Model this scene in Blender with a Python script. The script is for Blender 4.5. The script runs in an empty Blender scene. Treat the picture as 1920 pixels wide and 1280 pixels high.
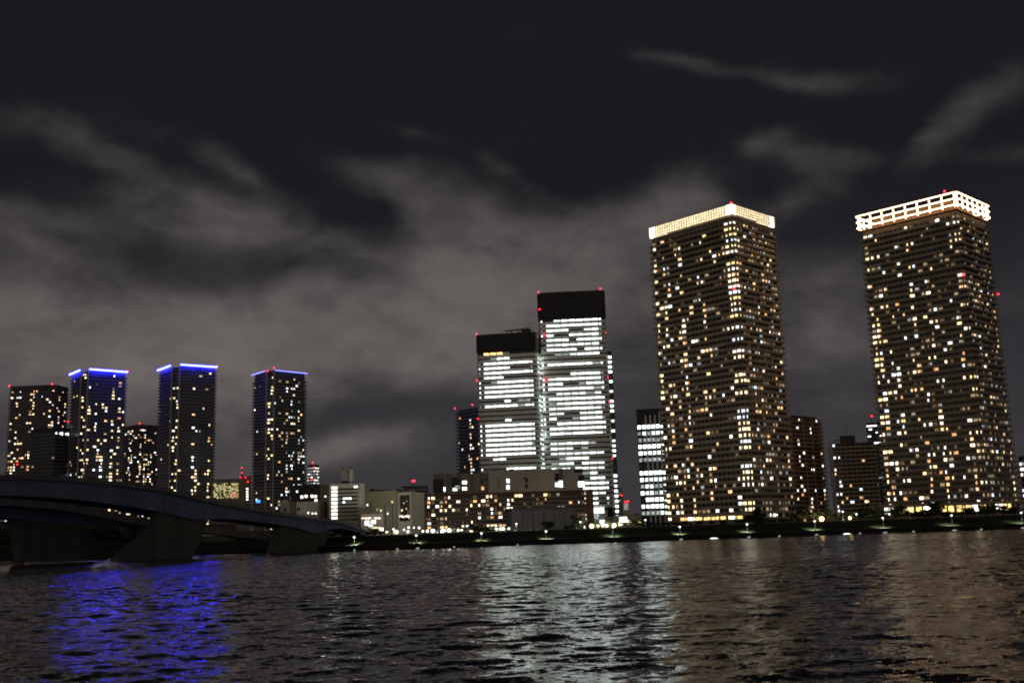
import bpy, math, random
from mathutils import Vector, Matrix
R = math.radians
rnd = random.Random(11)
S = bpy.context.scene
COL = S.collection

# ------------------------------------------------------------------ camera
WAVE_SLOPE = .13
CAM_H, FPX, PITCH, ROLL = 4.2, 2000.0, math.atan(362/2000.0), R(1.83)
fw = Vector((0, math.cos(PITCH), math.sin(PITCH)))
up0 = Vector((0, -math.sin(PITCH), math.cos(PITCH)))
rt0 = Vector((1, 0, 0))
cr, sr = math.cos(ROLL), math.sin(ROLL)
CR = rt0*cr - up0*sr
CU = rt0*sr + up0*cr
CAM = Vector((0, 0, CAM_H))
cam = bpy.data.cameras.new('camera'); camo = bpy.data.objects.new('camera', cam); COL.objects.link(camo)
camo.matrix_world = Matrix(((CR.x, CU.x, -fw.x, 0), (CR.y, CU.y, -fw.y, 0), (CR.z, CU.z, -fw.z, CAM_H), (0, 0, 0, 1)))
cam.sensor_width = 36; cam.lens = 36*FPX/1920; cam.clip_start = .5; cam.clip_end = 20000
S.camera = camo

def ray(px, py): return (fw*FPX + CR*(px-960) - CU*(py-640)).normalized()
def at(px, py, Y):
    d = ray(px, py); return CAM + d*(Y/d.y)
def roof(px, py, H):
    d = ray(px, py); return CAM + d*((H-CAM_H)/d.z)
def hor(px): return 1002 - (px-960)*math.tan(ROLL)
def v2(p): return Vector((p.x, p.y))

# ------------------------------------------------------------------ world: night sky with clouds lit by the city
W = bpy.data.worlds.new('World'); S.world = W; W.use_nodes = True
nt = W.node_tree; nt.nodes.clear()
class NT:
    def __init__(s, t): s.t = t
    def n(s, kind, **kw):
        a = s.t.nodes.new(kind)
        for k, v in kw.items(): setattr(a, k, v)
        return a
    def lk(s, a, b): s.t.links.new(a, b)
    def put(s, sock, v):
        if hasattr(v, 'is_linked') or hasattr(v, 'links'): s.lk(v, sock)
        else: sock.default_value = v
    def m(s, op, a, b=None, c=None, clamp=False):
        n = s.n('ShaderNodeMath', operation=op); n.use_clamp = clamp
        s.put(n.inputs[0], a)
        if b is not None: s.put(n.inputs[1], b)
        if c is not None: s.put(n.inputs[2], c)
        return n.outputs[0]
    def mix(s, f, a, b):
        n = s.n('ShaderNodeMix', data_type='RGBA')
        s.put(n.inputs[0], f)
        for i, v in ((6, a), (7, b)):
            if isinstance(v, tuple): n.inputs[i].default_value = (*v, 1) if len(v) == 3 else v
            else: s.lk(v, n.inputs[i])
        return n.outputs[2]
    def ss(s, v, a, b):
        n = s.n('ShaderNodeMapRange', interpolation_type='SMOOTHSTEP')
        s.put(n.inputs[0], v); n.inputs[1].default_value = a; n.inputs[2].default_value = b
        return n.outputs[0]
g = NT(nt)
SUN_EL, SUN_ROT = R(-7), R(200)
sky = g.n('ShaderNodeTexSky', sky_type='NISHITA', sun_disc=False, sun_elevation=SUN_EL, sun_rotation=SUN_ROT)
tc = g.n('ShaderNodeTexCoord'); sx = g.n('ShaderNodeSeparateXYZ'); g.lk(tc.outputs['Generated'], sx.inputs[0])
dx, dy, dz = sx.outputs
AZ = g.m('ARCTAN2', dx, dy); EL = g.m('ARCSINE', dz)
BLOBS = [ # pixel centre, pixel radii, tilt in degrees, amount
 (1140,470,150,52,20,.80),(1270,400,60,30,30,.50),(980,520,140,60,-4,.55),(860,450,80,80,-40,.50),(800,360,55,30,-30,.40),(710,350,75,24,-20,.50),(1000,430,40,20,20,.2),
 (740,640,250,80,6,.62),(560,560,80,30,12,.30),(1000,640,200,70,0,.40),(420,660,240,60,4,.42),(120,580,210,60,-8,.62),(60,680,200,80,0,.50),(300,620,160,36,-6,.34),
 (80,395,190,26,-4,.50),(320,375,160,22,-10,.46),(250,320,110,16,-16,.34),(360,300,90,20,-24,.32),(480,430,110,26,-8,.48),(560,470,130,20,-6,.50),(440,330,60,18,-30,.30),(60,235,130,28,-6,.24),(150,260,120,20,-30,.20),(10,440,80,18,-20,.30),
 (640,845,150,26,4,.48),(430,820,50,40,40,.30),(300,860,220,22,0,.22),
 (1430,130,120,13,-14,.42),(1330,112,60,10,-8,.30),(1560,160,70,12,-20,.34),(1440,265,40,16,10,.46),(1500,310,70,20,-30,.48),(1570,300,50,12,-20,.30),(1760,245,60,26,35,.52),(1850,190,80,24,32,.46),(1470,378,60,16,8,.36),
 (1530,540,80,55,-6,.48),(1570,660,140,70,0,.26),(1890,295,80,12,-4,.24),(960,345,80,14,-34,.26),(790,268,40,9,-12,.24),(690,775,230,18,3,-.30),(510,590,90,18,-22,-.12),(300,500,200,40,-10,.10),(560,520,70,14,20,-.2),(690,420,60,16,10,-.2)]
nz0 = g.n('ShaderNodeTexNoise'); nz0.inputs['Scale'].default_value = 5.0; nz0.inputs['Detail'].default_value = 4
g.lk(tc.outputs['Generated'], nz0.inputs['Vector'])
so = g.n('ShaderNodeSeparateColor'); g.lk(nz0.outputs['Color'], so.inputs[0])
AZw = g.m('ADD', AZ, g.m('MULTIPLY', g.m('SUBTRACT', so.outputs[0], .5), .13))
ELw = g.m('ADD', EL, g.m('MULTIPLY', g.m('SUBTRACT', so.outputs[1], .5), .07))
M = None
for (bx_, by_, rx_, ry_, ro_, am_) in BLOBS:
    d = ray(bx_, by_); a0 = math.atan2(d.x, d.y); e0 = math.asin(d.z); t = R(ro_) + ROLL
    c_, s_ = math.cos(t), math.sin(t)
    da = g.m('SUBTRACT', AZw, a0); de = g.m('SUBTRACT', ELw, e0)
    u = g.m('ADD', g.m('MULTIPLY', da, c_*FPX/rx_), g.m('MULTIPLY', de, s_*FPX/rx_))
    w = g.m('ADD', g.m('MULTIPLY', da, -s_*FPX/ry_), g.m('MULTIPLY', de, c_*FPX/ry_))
    q = g.m('MULTIPLY', g.m('ADD', g.m('MULTIPLY', u, u), g.m('MULTIPLY', w, w)), -.5)
    v = g.m('MULTIPLY', g.m('POWER', 2.718, q), am_)
    M = v if M is None else g.m('ADD', M, v)
side = g.ss(g.m('ABSOLUTE', AZ), .55, 1.0)                 # plain broken cloud for the rest of the sky
M = g.m('ADD', M, g.m('MULTIPLY', side, .40))
M = g.m('ADD', M, g.m('MULTIPLY', g.ss(EL, .36, .14), .12))
mp = g.n('ShaderNodeMapping'); mp.inputs['Scale'].default_value = (1, 1, 1.8); mp.inputs['Rotation'].default_value = (0, R(4), 0)
g.lk(tc.outputs['Generated'], mp.inputs[0])
nz = g.n('ShaderNodeTexNoise'); g.lk(mp.outputs[0], nz.inputs['Vector'])
nz.inputs['Scale'].default_value = 13; nz.inputs['Detail'].default_value = 9; nz.inputs['Roughness'].default_value = .58; nz.inputs['Distortion'].default_value = .25
nv = g.m('SUBTRACT', nz.outputs[0], .5)
dens = g.ss(g.m('ADD', M, g.m('MULTIPLY', nv, g.m('ADD', .62, g.m('MULTIPLY', M, 1.15)))), .0, 1.30)
lowglow = g.ss(EL, .34, .02)
clear = g.mix(lowglow, (.0098, .0100, .0132), (.0395, .0375, .0420))
cloudc = g.mix(g.ss(EL, .40, .10), (.078, .070, .068), (.136, .118, .114))
nz2 = g.n('ShaderNodeTexNoise'); g.lk(mp.outputs[0], nz2.inputs['Vector']); nz2.inputs['Scale'].default_value = 15; nz2.inputs['Detail'].default_value = 8; nz2.inputs['Roughness'].default_value = .6
shade = g.m('ADD', .52, g.m('MULTIPLY', nz2.outputs[0], .96))
vm = g.n('ShaderNodeVectorMath', operation='SCALE'); g.lk(cloudc, vm.inputs[0]); g.lk(shade, vm.inputs['Scale']); cloudc = vm.outputs[0]
both = g.mix(dens, clear, cloudc)
# unseen city glow added behind the viewer to light the facades facing it
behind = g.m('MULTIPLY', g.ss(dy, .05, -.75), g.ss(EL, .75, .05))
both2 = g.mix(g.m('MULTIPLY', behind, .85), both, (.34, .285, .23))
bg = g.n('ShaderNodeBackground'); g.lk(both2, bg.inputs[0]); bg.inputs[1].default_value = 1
bs = g.n('ShaderNodeBackground'); g.lk(sky.outputs[0], bs.inputs[0]); bs.inputs[1].default_value = .05
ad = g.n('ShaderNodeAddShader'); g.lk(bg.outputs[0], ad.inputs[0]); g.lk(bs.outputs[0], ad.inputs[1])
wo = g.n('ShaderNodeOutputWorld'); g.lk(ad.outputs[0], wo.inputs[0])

fill_sun = bpy.data.lights.new('fill_sun', 'SUN'); fill_sun.energy = .02; fill_sun.angle = R(.5); fill_sun.color = (1, .95, .88)  # faint lamp added from behind the viewer to help shape the buildings
mo = bpy.data.objects.new('fill_sun', fill_sun); COL.objects.link(mo); mo.rotation_euler = (R(50), 0, R(-25)); mo.location = (0, -50, 300)

S.view_settings.view_transform = 'Standard'; S.view_settings.look = 'None'; S.view_settings.exposure = 0; S.view_settings.gamma = 1
S.render.engine = 'CYCLES'
S.cycles.use_denoising = True; S.cycles.max_bounces = 4; S.cycles.diffuse_bounces = 2; S.cycles.glossy_bounces = 3
S.cycles.filter_width = 1.9; S.cycles.sample_clamp_indirect = 4; S.cycles.caustics_reflective = False; S.cycles.caustics_refractive = False

# ------------------------------------------------------------------ materials
def mat(name, col, rough=.8, metal=0, var=.25, scale=.4, bump=0, spec=.3, streak=False):
    m = bpy.data.materials.new(name); m.use_nodes = True; t = NT(m.node_tree); b = m.node_tree.nodes['Principled BSDF']
    b.inputs['Roughness'].default_value = rough; b.inputs['Metallic'].default_value = metal; b.inputs['Specular IOR Level'].default_value = spec
    ge = t.n('ShaderNodeNewGeometry'); vec = ge.outputs['Position']
    if streak:
        mpp = t.n('ShaderNodeMapping'); mpp.inputs['Scale'].default_value = (1, 1, .12); t.lk(vec, mpp.inputs[0]); vec = mpp.outputs[0]
    n = t.n('ShaderNodeTexNoise'); n.inputs['Scale'].default_value = scale; n.inputs['Detail'].default_value = 6; t.lk(vec, n.inputs['Vector'])
    f = t.ss(n.outputs[0], .3, .7)
    lo = tuple(c*(1-var) for c in col); hi = tuple(min(1, c*(1+var)) for c in col)
    t.lk(t.mix(f, lo, hi), b.inputs['Base Color'])
    return m
def emat(name, col, st, var=.0):
    m = bpy.data.materials.new(name); m.use_nodes = True; t = NT(m.node_tree); b = m.node_tree.nodes['Principled BSDF']
    b.inputs['Base Color'].default_value = (.05, .05, .05, 1); b.inputs['Roughness'].default_value = .3
    b.inputs['Emission Color'].default_value = (*col, 1); b.inputs['Emission Strength'].default_value = st
    if var:
        ge = t.n('ShaderNodeNewGeometry'); n = t.n('ShaderNodeTexNoise'); n.inputs['Scale'].default_value = .75; n.inputs['Detail'].default_value = 3
        t.lk(ge.outputs['Position'], n.inputs['Vector'])
        f = t.ss(n.outputs[0], .32, .66)
        t.lk(t.m('MULTIPLY', t.m('ADD', t.m('MULTIPLY', f, 2*var), 1-var), st), b.inputs['Emission Strength'])
    return m
MT = {
 'glass': mat('dark_glass', (.018, .019, .022), .12, 0, .3, .2, spec=.5),
 'wall_warm': mat('warm_tile_wall', (.20, .165, .125), .8, 0, .15, .15),
 'balc_warm': mat('warm_concrete_parapet', (.36, .30, .225), .75, 0, .18, .12),
 'balc_olive': mat('grey_concrete_parapet', (.30, .262, .205), .75, 0, .18, .12),
 'wall_dark': mat('charcoal_wall', (.075, .072, .075), .8, 0, .2, .1),
 'balc_dark': mat('dark_glass_parapet', (.12, .12, .135), .45, 0, .2, .1),
 'balc_grey': mat('grey_parapet', (.20, .195, .19), .7, 0, .2, .1),
 'wall_plum': mat('plum_brown_wall', (.085, .065, .07), .8, 0, .2, .1),
 'balc_plum': mat('plum_parapet', (.15, .115, .12), .7, 0, .2, .1),
 'spandrel': mat('pale_spandrel_panel', (.84, .86, .80), .55, 0, .06, .2),
 'black_panel': mat('black_cladding', (.022, .022, .025), .5, 0, .2, .1),
 'beige': mat('beige_panel', (.60, .56, .47), .85, 0, .10, .08, streak=True),
 'olive': mat('olive_render', (.34, .35, .24), .9, 0, .12, .08, streak=True),
 'cream': mat('cream_render', (.52, .51, .42), .85, 0, .1, .1, streak=True),
 'concrete': mat('weathered_concrete', (.27, .255, .22), .9, 0, .28, .25, streak=True),
 'pale_conc': mat('pale_concrete', (.40, .39, .37), .9, 0, .2, .3),
 'grey': mat('grey_cladding', (.19, .185, .19), .8, 0, .15, .15, streak=True),
 'darkgrey': mat('dark_roof_plant', (.07, .068, .065), .9, 0, .2, .2),
 'terracotta': mat('terracotta_tile', (.34, .20, .12), .85, 0, .2, .2),
 'brick': mat('brown_tile', (.17, .115, .085), .85, 0, .2, .2),
 'steel_blue': mat('blue_painted_steel', (.11, .15, .27), .55, 0, .18, .08, streak=True),
 'steel_grey': mat('galvanised_steel', (.13, .13, .14), .5, .4, .2, .5),
 'white_metal': mat('white_painted_metal', (.72, .72, .70), .5, 0, .06, 1),
 'asphalt': mat('asphalt', (.05, .05, .05), .9, 0, .3, .5),
 'paving': mat('promenade_paving', (.045, .047, .04), .9, 0, .25, .4),
 'pier': mat('shade_darkened_concrete', (.098, .10, .095), .95, 0, .18, .25, streak=True),  # concrete darkened in colour for the weaker light down at the bridge
 'quay': mat('quay_stone', (.02, .02, .02), .95, 0, .4, .6),
 'grass': mat('rough_grass', (.024, .033, .014), 1, 0, .5, .35, spec=.05),
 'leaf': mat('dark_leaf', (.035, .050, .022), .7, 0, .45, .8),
 'leaf_lit': mat('lit_leaf', (.085, .095, .035), .7, 0, .4, .8),  # lighter copy of the leaf colour, lamplight on these trees painted in
 'bark': mat('bark', (.06, .045, .035), .95, 0, .3, 2),
 'land': mat('city_ground', (.08, .08, .075), .95, 0, .3, .05),
 'rubber': mat('tyre_rubber', (.02, .02, .02), .9),
 'car_paint': mat('silver_car_paint', (.35, .36, .38), .3, .5, .05, 1),
 'car_dark': mat('dark_car_paint', (.04, .045, .06), .3, .2, .05, 1),
}
LIT = {}
for k, c, s in (('warm', (1, .64, .32), 1.7), ('warmhi', (1, .74, .44), 3.3), ('white', (1, .90, .76), 2.2), ('cool', (.78, .88, 1), 2.0), ('coolhi', (.82, .92, 1), 3.4),
                ('amber', (1, .50, .20), 1.2), ('yellow', (1, .78, .34), 2.0), ('dim', (1, .70, .42), .42), ('dimcool', (.75, .85, .9), .40), ('faint', (1, .60, .32), .14),
                ('corner', (1, .80, .46), 2.0), ('red', (1, .18, .12), 1.2)):
    LIT[k] = emat('lit_window_'+k, c, s, .45)
OFF = {'3': emat('office_light_full', (.88, 1, .94), 4.0, .4), '2': emat('office_light_part', (.80, .93, .92), 1.9, .45), '1': emat('office_light_dim', (.75, .85, .82), .45, .6),
       'o': emat('office_light_amber', (1, .55, .20), 2.4, .5), 'f': emat('office_light_faint', (.70, .78, .80), .09, .5)}
E_RED = emat('aviation_red', (1, .012, .03), 7); E_BLUE = emat('blue_roof_light', (.013, .0165, 1), 108); E_BLUE2 = emat('violet_roof_light', (.016, .017, .08), 34)
E_CROWN = emat('crown_panel_light', (1, .81, .49), 1.45, .3); E_CROWNHI = emat('crown_corner_light', (1, .88, .66), 4, .1); E_RING = emat('crown_ring_light', (1, .60, .33), 7.5)
E_LAMP = emat('white_lamp', (.93, 1, .97), 3.5); E_LAMPW = emat('warm_lamp', (1, .84, .58), 6); E_SOD = emat('sodium_lamp', (1, .60, .24), 8); E_PINK = emat('pink_lamp', (1, .72, .92), 5)
E_GLINT = emat('dim_white_lamp', (.9, 1, .97), .75); E_SHOP = emat('shop_light', (1, .66, .22), 1.6, .6); E_SHOPW = emat('shop_light_white', (1, .92, .74), 3.2, .3); E_DOT = emat('yellow_dot_light', (.95, .85, .38), 1.2, .5)
E_BLUSIGN = emat('blue_sign_light', (.05, .22, 1), 3); E_STAIR = emat('stair_light', (1, .97, .80), 3.0, .15)

# ------------------------------------------------------------------ mesh helpers
class MB:
    def __init__(s): s.v = []; s.f = []; s.mi = []; s.mats = []
    def midx(s, m):
        if m not in s.mats: s.mats.append(m)
        return s.mats.index(m)
    def face(s, pts, m):
        b = len(s.v); s.v += [tuple(p) for p in pts]; s.f.append(tuple(range(b, b+len(pts)))); s.mi.append(s.midx(m))
    def box(s, c, d, m, yaw=0):
        cx, cy, cz = c; hx, hy, hz = d[0]/2, d[1]/2, d[2]/2; co, si = math.cos(yaw), math.sin(yaw); b = len(s.v)
        for z in (-hz, hz):
            for x, y in ((-hx, -hy), (hx, -hy), (hx, hy), (-hx, hy)): s.v.append((cx+x*co-y*si, cy+x*si+y*co, cz+z))
        i = s.midx(m)
        for f in ((3, 2, 1, 0), (4, 5, 6, 7), (0, 1, 5, 4), (1, 2, 6, 5), (2, 3, 7, 6), (3, 0, 4, 7)): s.f.append(tuple(b+k for k in f)); s.mi.append(i)
    def prism(s, poly, z0, z1, m, mtop=None):
        n = len(poly); b = len(s.v)
        s.v += [(p[0], p[1], z0) for p in poly]+[(p[0], p[1], z1) for p in poly]; i = s.midx(m)
        for k in range(n): s.f.append((b+k, b+(k+1) % n, b+n+(k+1) % n, b+n+k)); s.mi.append(i)
        s.f.append(tuple(b+n+k for k in range(n))); s.mi.append(s.midx(mtop) if mtop else i)
        s.f.append(tuple(b+k for k in reversed(range(n)))); s.mi.append(i)
    def ring(s, poly, sec, m):   # sweep a closed section (inset, z) round a convex polygon
        rows = [[(p.x, p.y, z) for p in inset(poly, o)] for o, z in sec]; n = len(poly); k = len(sec); b = len(s.v); i = s.midx(m)
        for r in rows: s.v += r
        for a in range(k):
            for c in range(n):
                a2, c2 = (a+1) % k, (c+1) % n
                s.f.append((b+a*n+c, b+a2*n+c, b+a2*n+c2, b+a*n+c2)); s.mi.append(i)
    def tube(s, a, b_, r, m, n=6, r2=None):
        a = Vector(a); b_ = Vector(b_); r2 = r if r2 is None else r2; d = (b_-a).normalized(); x = d.orthogonal().normalized(); y = d.cross(x); b = len(s.v)
        for p, q in ((a, r), (b_, r2)):
            for k in range(n): t = 2*math.pi*k/n; s.v.append(tuple(p+x*q*math.cos(t)+y*q*math.sin(t)))
        i = s.midx(m)
        for k in range(n): s.f.append((b+k, b+(k+1) % n, b+n+(k+1) % n, b+n+k)); s.mi.append(i)
        s.f.append(tuple(b+n+k for k in range(n))); s.mi.append(i); s.f.append(tuple(b+k for k in reversed(range(n)))); s.mi.append(i)
    def ball(s, c, r, m, nu=10, nv=6, sz=1):
        b = len(s.v); i = s.midx(m)
        for j in range(nv+1):
            t = math.pi*j/nv
            for k in range(nu): p = 2*math.pi*k/nu; s.v.append((c[0]+r*math.sin(t)*math.cos(p), c[1]+r*math.sin(t)*math.sin(p), c[2]+r*sz*math.cos(t)))
        for j in range(nv):
            for k in range(nu): s.f.append((b+j*nu+k, b+(j+1)*nu+k, b+(j+1)*nu+(k+1) % nu, b+j*nu+(k+1) % nu)); s.mi.append(i)
    def mesh(s, name, off=(0, 0, 0)):
        me = bpy.data.meshes.new(name); o = off
        me.from_pydata([(x-o[0], y-o[1], z-o[2]) for x, y, z in s.v], [], s.f)
        for m in s.mats: me.materials.append(m)
        me.polygons.foreach_set('material_index', s.mi); me.update(); return me
    def build(s, name, parent=None, off=None, label=None, kind=None):
        if off is None: off = parent.location if (parent and parent.parent is None) else (0, 0, 0)
        if parent and parent.parent is not None: off = parent.parent.location
        return link(name, s.mesh(name, off), parent, label=label, kind=kind)
def link(name, me, parent=None, loc=(0, 0, 0), rz=0, label=None, kind=None):
    o = bpy.data.objects.new(name, me); COL.objects.link(o); o.location = loc; o.rotation_euler = (0, 0, rz)
    if parent: o.parent = parent
    if label: o['label'] = label
    if kind: o['kind'] = kind
    return o
def thing(name, label, cat, loc, group=None, rz=0):
    o = bpy.data.objects.new(name, None); COL.objects.link(o); o.location = loc; o.rotation_euler = (0, 0, rz); o.empty_display_size = .5
    o['label'] = label; o['category'] = cat
    if group: o['group'] = group
    return o
def inset(poly, d):
    n = len(poly); out = []
    P = [Vector((p[0], p[1])) for p in poly]
    for i in range(n):
        a, b, c = P[i-1], P[i], P[(i+1) % n]
        u = (b-a).normalized(); w = (c-b).normalized(); n1 = Vector((-u.y, u.x)); n2 = Vector((-w.y, w.x))
        k = n1+n2; k = k/(1+n1.dot(n2)) if (1+n1.dot(n2)) > .05 else n1
        out.append(b+k*d)
    return out
def rounded(poly, r, seg=4):
    n = len(poly); out = []; P = [Vector((p[0], p[1])) for p in poly]
    for i in range(n):
        a, b, c = P[i-1], P[i], P[(i+1) % n]; u = (a-b).normalized()*r; w = (c-b).normalized()*r
        for k in range(seg+1):
            t = k/seg; out.append((b+u)*(1-t)**2+b*2*t*(1-t)+(b+w)*t*t)
    return out
def centre(poly): return Vector((sum(p[0] for p in poly)/len(poly), sum(p[1] for p in poly)/len(poly)))
def foot_roof(H, L, N, Rr, square=True):
    """footprint from the roof's left, near and right corners (pixels), near corner squared up"""
    l, n, r = v2(roof(*L, H)), v2(roof(*N, H)), v2(roof(*Rr, H))
    return [l, n, r, l+r-n]
def foot_front(px0, Y0, px1, Y1, depth, py=960):
    a = v2(at(px0, py, Y0)); b = v2(at(px1, py, Y1)); u = (b-a).normalized(); n = Vector((-u.y, u.x))
    return [a, b, b+n*depth, a+n*depth]
def edge(poly, i):
    a = Vector(poly[i]); b = Vector(poly[(i+1) % len(poly)]); d = b-a; L = d.length; u = d/L
    return a, u, Vector((u.y, -u.x)), L

PANES = {}
def pane_mesh(w, h, m):
    k = (round(w, 2), round(h, 2), m.name)
    if k not in PANES:
        q = MB(); q.face([(-w/2, 0, -h/2), (w/2, 0, -h/2), (w/2, 0, h/2), (-w/2, 0, h/2)], m); PANES[k] = q.mesh('window')
    return PANES[k]
def facing(n, p): return n.dot(Vector((0, 0))-p) > 0
def put_windows(root, wins, limit=100, name='window'):
    """wins: (x, y, z, normal, w, h, material, priority); the largest visible lit ones one by one, the rest in one mesh"""
    order = sorted(range(len(wins)), key=lambda i: -wins[i][7]); one = set(order[:limit]) if wins else set()
    one = {i for i in one if wins[i][7] > 0}
    st = MB(); l = root.location
    for i, (x, y, z, n, w, h, m, pr) in enumerate(wins):
        if i in one: link(name, pane_mesh(w, h, m), root, (x-l.x, y-l.y, z-l.z), math.atan2(n.x, -n.y))
        else:
            u = Vector((-n.y, n.x))*(w/2)
            st.face([(x-u.x, y-u.y, z-h/2), (x+u.x, y+u.y, z-h/2), (x+u.x, y+u.y, z+h/2), (x-u.x, y-u.y, z+h/2)], m)
    if st.v: st.build(name, root, kind='stuff')
def red_lamp(root, p, r=.75):
    r *= .72
    q = MB(); q.tube((p[0], p[1], p[2]-r*1.2), (p[0], p[1], p[2]), r*.3, MT['darkgrey'], 5); q.ball(p, r, E_RED, 7, 5); q.build('aviation_light', root)

def tower(name, label, cat, foot, zb, H, fh, bay, lit, wall, parapet, bal=1.4, par=1.1, z1=None, group=None, win=(.15, 2.75), wfrac=.72, floors0=0, step=1, limit=100, roofm='darkgrey', jit=True):
    c = centre(foot); root = thing(name, label, cat, (c.x, c.y, zb), group)
    z1 = z1 or H; body = inset(foot, bal)
    b = MB(); b.prism(body, zb-2, z1, wall, MT[roofm]); b.build('body', root)
    nf = int((z1-zb)/fh)
    if parapet:
        q = MB(); q.ring(foot, [(0, -.28), (0, par), (.15, par), (.15, 0), (bal+.06, 0), (bal+.06, -.28)], parapet)
        me = q.mesh('balcony', (c.x, c.y, 0))
        for k in range(floors0, nf):
            link('balcony', me, root, (0, 0, k*fh+.3))
    wins = []
    for i in range(len(body)):
        a, u, n, L = edge(body, i)
        nb = max(1, round(L/bay)); bw = L/nb
        vis = facing(n, a+u*L/2)
        for k in range(floors0, nf):
            for j in range(nb):
                p = a+u*(bw*(j+.5))+n*.03
                key = lit(i, k, j, nb, nf) if vis else (rnd.choice(['warm', 'white', 'dim']) if rnd.random() < .12 else None)
                m = LIT[key] if key else MT['glass']
                wf = wfrac
                if key and jit: wf = wfrac*rnd.choice((.35, .5, .75, 1, 1.15))
                h = win[1]-win[0]
                pr = 0
                if vis and key: pr = 2+rnd.random()+(0 if key in ('faint', 'dim', 'dimcool') else 2)
                if key and jit and wf < .5*wfrac+.01 and rnd.random() < .6: p = p+u*bw*rnd.uniform(-.2, .2)
                if key and jit and wf > wfrac*.9 and rnd.random() < .45:      # a pair of panes, one with its curtain drawn
                    m2 = LIT[rnd.choice([key, 'dim', key, 'amber' if key in ('warm', 'warmhi', 'yellow') else 'dimcool'])]
                    for sgn, mm in ((-1, m), (1, m2)): wins.append((p.x+u.x*bw*wf*.27*sgn, p.y+u.y*bw*wf*.27*sgn, zb+k*fh+.3+win[0]+h/2, n, bw*wf*.44, h, mm, pr))
                    continue
                wins.append((p.x, p.y, zb+k*fh+.3+win[0]+h/2, n, bw*wf, h, m, pr))
    put_windows(root, wins, limit)
    return root, body, nf

# ------------------------------------------------------------------ ground, water
SH = [v2(at(px, hor(px), Y)) for px, Y in ((-900, 520), (0, 500), (300, 468), (560, 446), (700, 412), (1000, 424), (1900, 458), (2500, 482))]
def shore_y(x):
    for a, b in zip(SH, SH[1:]):
        if a.x <= x <= b.x: return a.y+(b.y-a.y)*(x-a.x)/(b.x-a.x)
    return SH[0].y if x < SH[0].x else SH[-1].y
def at_shore(px, off, z):
    """point on the bank seen in picture column px, off metres behind the water line"""
    Y = 430
    for _ in range(12):
        d = ray(px, hor(px)); x = d.x/d.y*Y; Y = shore_y(x)+off
    return Vector((x, Y, z))
PROF = [(0, -1.5), (.05, 2.0), (7, 2.1), (7.3, 2.2), (30, 5.4), (33, 5.6), (37, 5.65), (60, 5.9)]
XS = [-900+i*12 for i in range(150)]
LAND_Z = 5.9
def bank_z(off):
    for a, b in zip(PROF, PROF[1:]):
        if a[0] <= off <= b[0]: return a[1]+(b[1]-a[1])*(off-a[0])/(b[0]-a[0])
    return LAND_Z
def strip(name, i0, i1, m, sub=1):
    q = MB(); rows = []
    offs = []
    for i in range(i0, i1):
        for s in range(sub): offs.append(PROF[i][0]+(PROF[i+1][0]-PROF[i][0])*s/sub)
    offs.append(PROF[i1][0])
    for o in offs:
        for x in XS:
            jz = rnd.uniform(-.12, .12) if (m is MT['grass'] and o not in (offs[0], offs[-1])) else 0
            q.v.append((x, shore_y(x)+o, bank_z(o if o > 0 else 0)+jz))
    n = len(XS); q.midx(m)
    for r in range(len(offs)-1):
        for k in range(n-1): q.f.append((r*n+k, r*n+k+1, (r+1)*n+k+1, (r+1)*n+k)); q.mi.append(0)
    o = link(name, q.mesh(name)); o['kind'] = 'structure'; return o
strip('quay_edge', 0, 1, MT['quay']); strip('promenade', 1, 3, MT['paving']); strip('grass_bank', 3, 5, MT['grass'], 6)
strip('bank_path', 5, 6, MT['paving']); strip('lawn', 6, 7, MT['grass'], 2)
q = MB()
q.v = [(x, shore_y(x)+60, LAND_Z) for x in XS]+[(x*3, 4500, LAND_Z) for x in XS]; q.midx(MT['land']); n = len(XS)
for k in range(n-1): q.f.append((k, k+1, n+k+1, n+k)); q.mi.append(0)
o = link('ground', q.mesh('ground')); o['kind'] = 'structure'

wm = bpy.data.materials.new('river_water'); wm.use_nodes = True; t = NT(wm.node_tree); b = wm.node_tree.nodes['Principled BSDF']
b.inputs['Base Color'].default_value = (.012, .013, .014, 1); b.inputs['Roughness'].default_value = .075; b.inputs['IOR'].default_value = 1.333
ge = t.n('ShaderNodeNewGeometry'); acc = ge.outputs['Normal']
for sc, st, amp, rot, det in ((.05, 2.0, .05, 8, 2), (1.6, 1.7, .30, 6, 2), (4.2, 1.6, .62, 14, 2), (10.0, 1.3, .40, -12, 2)):     # fine ripples on top of the modelled waves
    mp = t.n('ShaderNodeMapping'); mp.inputs['Scale'].default_value = (sc/st, sc, sc); mp.inputs['Rotation'].default_value = (0, 0, R(rot)); t.lk(ge.outputs['Position'], mp.inputs[0])
    n_ = t.n('ShaderNodeTexNoise'); n_.inputs['Scale'].default_value = 1; n_.inputs['Detail'].default_value = det; n_.inputs['Distortion'].default_value = .5; t.lk(mp.outputs[0], n_.inputs['Vector'])
    s1 = t.n('ShaderNodeVectorMath', operation='SUBTRACT'); t.lk(n_.outputs['Color'], s1.inputs[0]); s1.inputs[1].default_value = (.5, .5, .5)
    s2 = t.n('ShaderNodeVectorMath', operation='MULTIPLY'); t.lk(s1.outputs[0], s2.inputs[0]); s2.inputs[1].default_value = (amp*.5, amp, 0)
    s3 = t.n('ShaderNodeVectorMath', operation='ADD'); t.lk(acc, s3.inputs[0]); t.lk(s2.outputs[0], s3.inputs[1]); acc = s3.outputs[0]
s4 = t.n('ShaderNodeVectorMath', operation='NORMALIZE'); t.lk(acc, s4.inputs[0]); t.lk(s4.outputs[0], b.inputs['Normal'])
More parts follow.
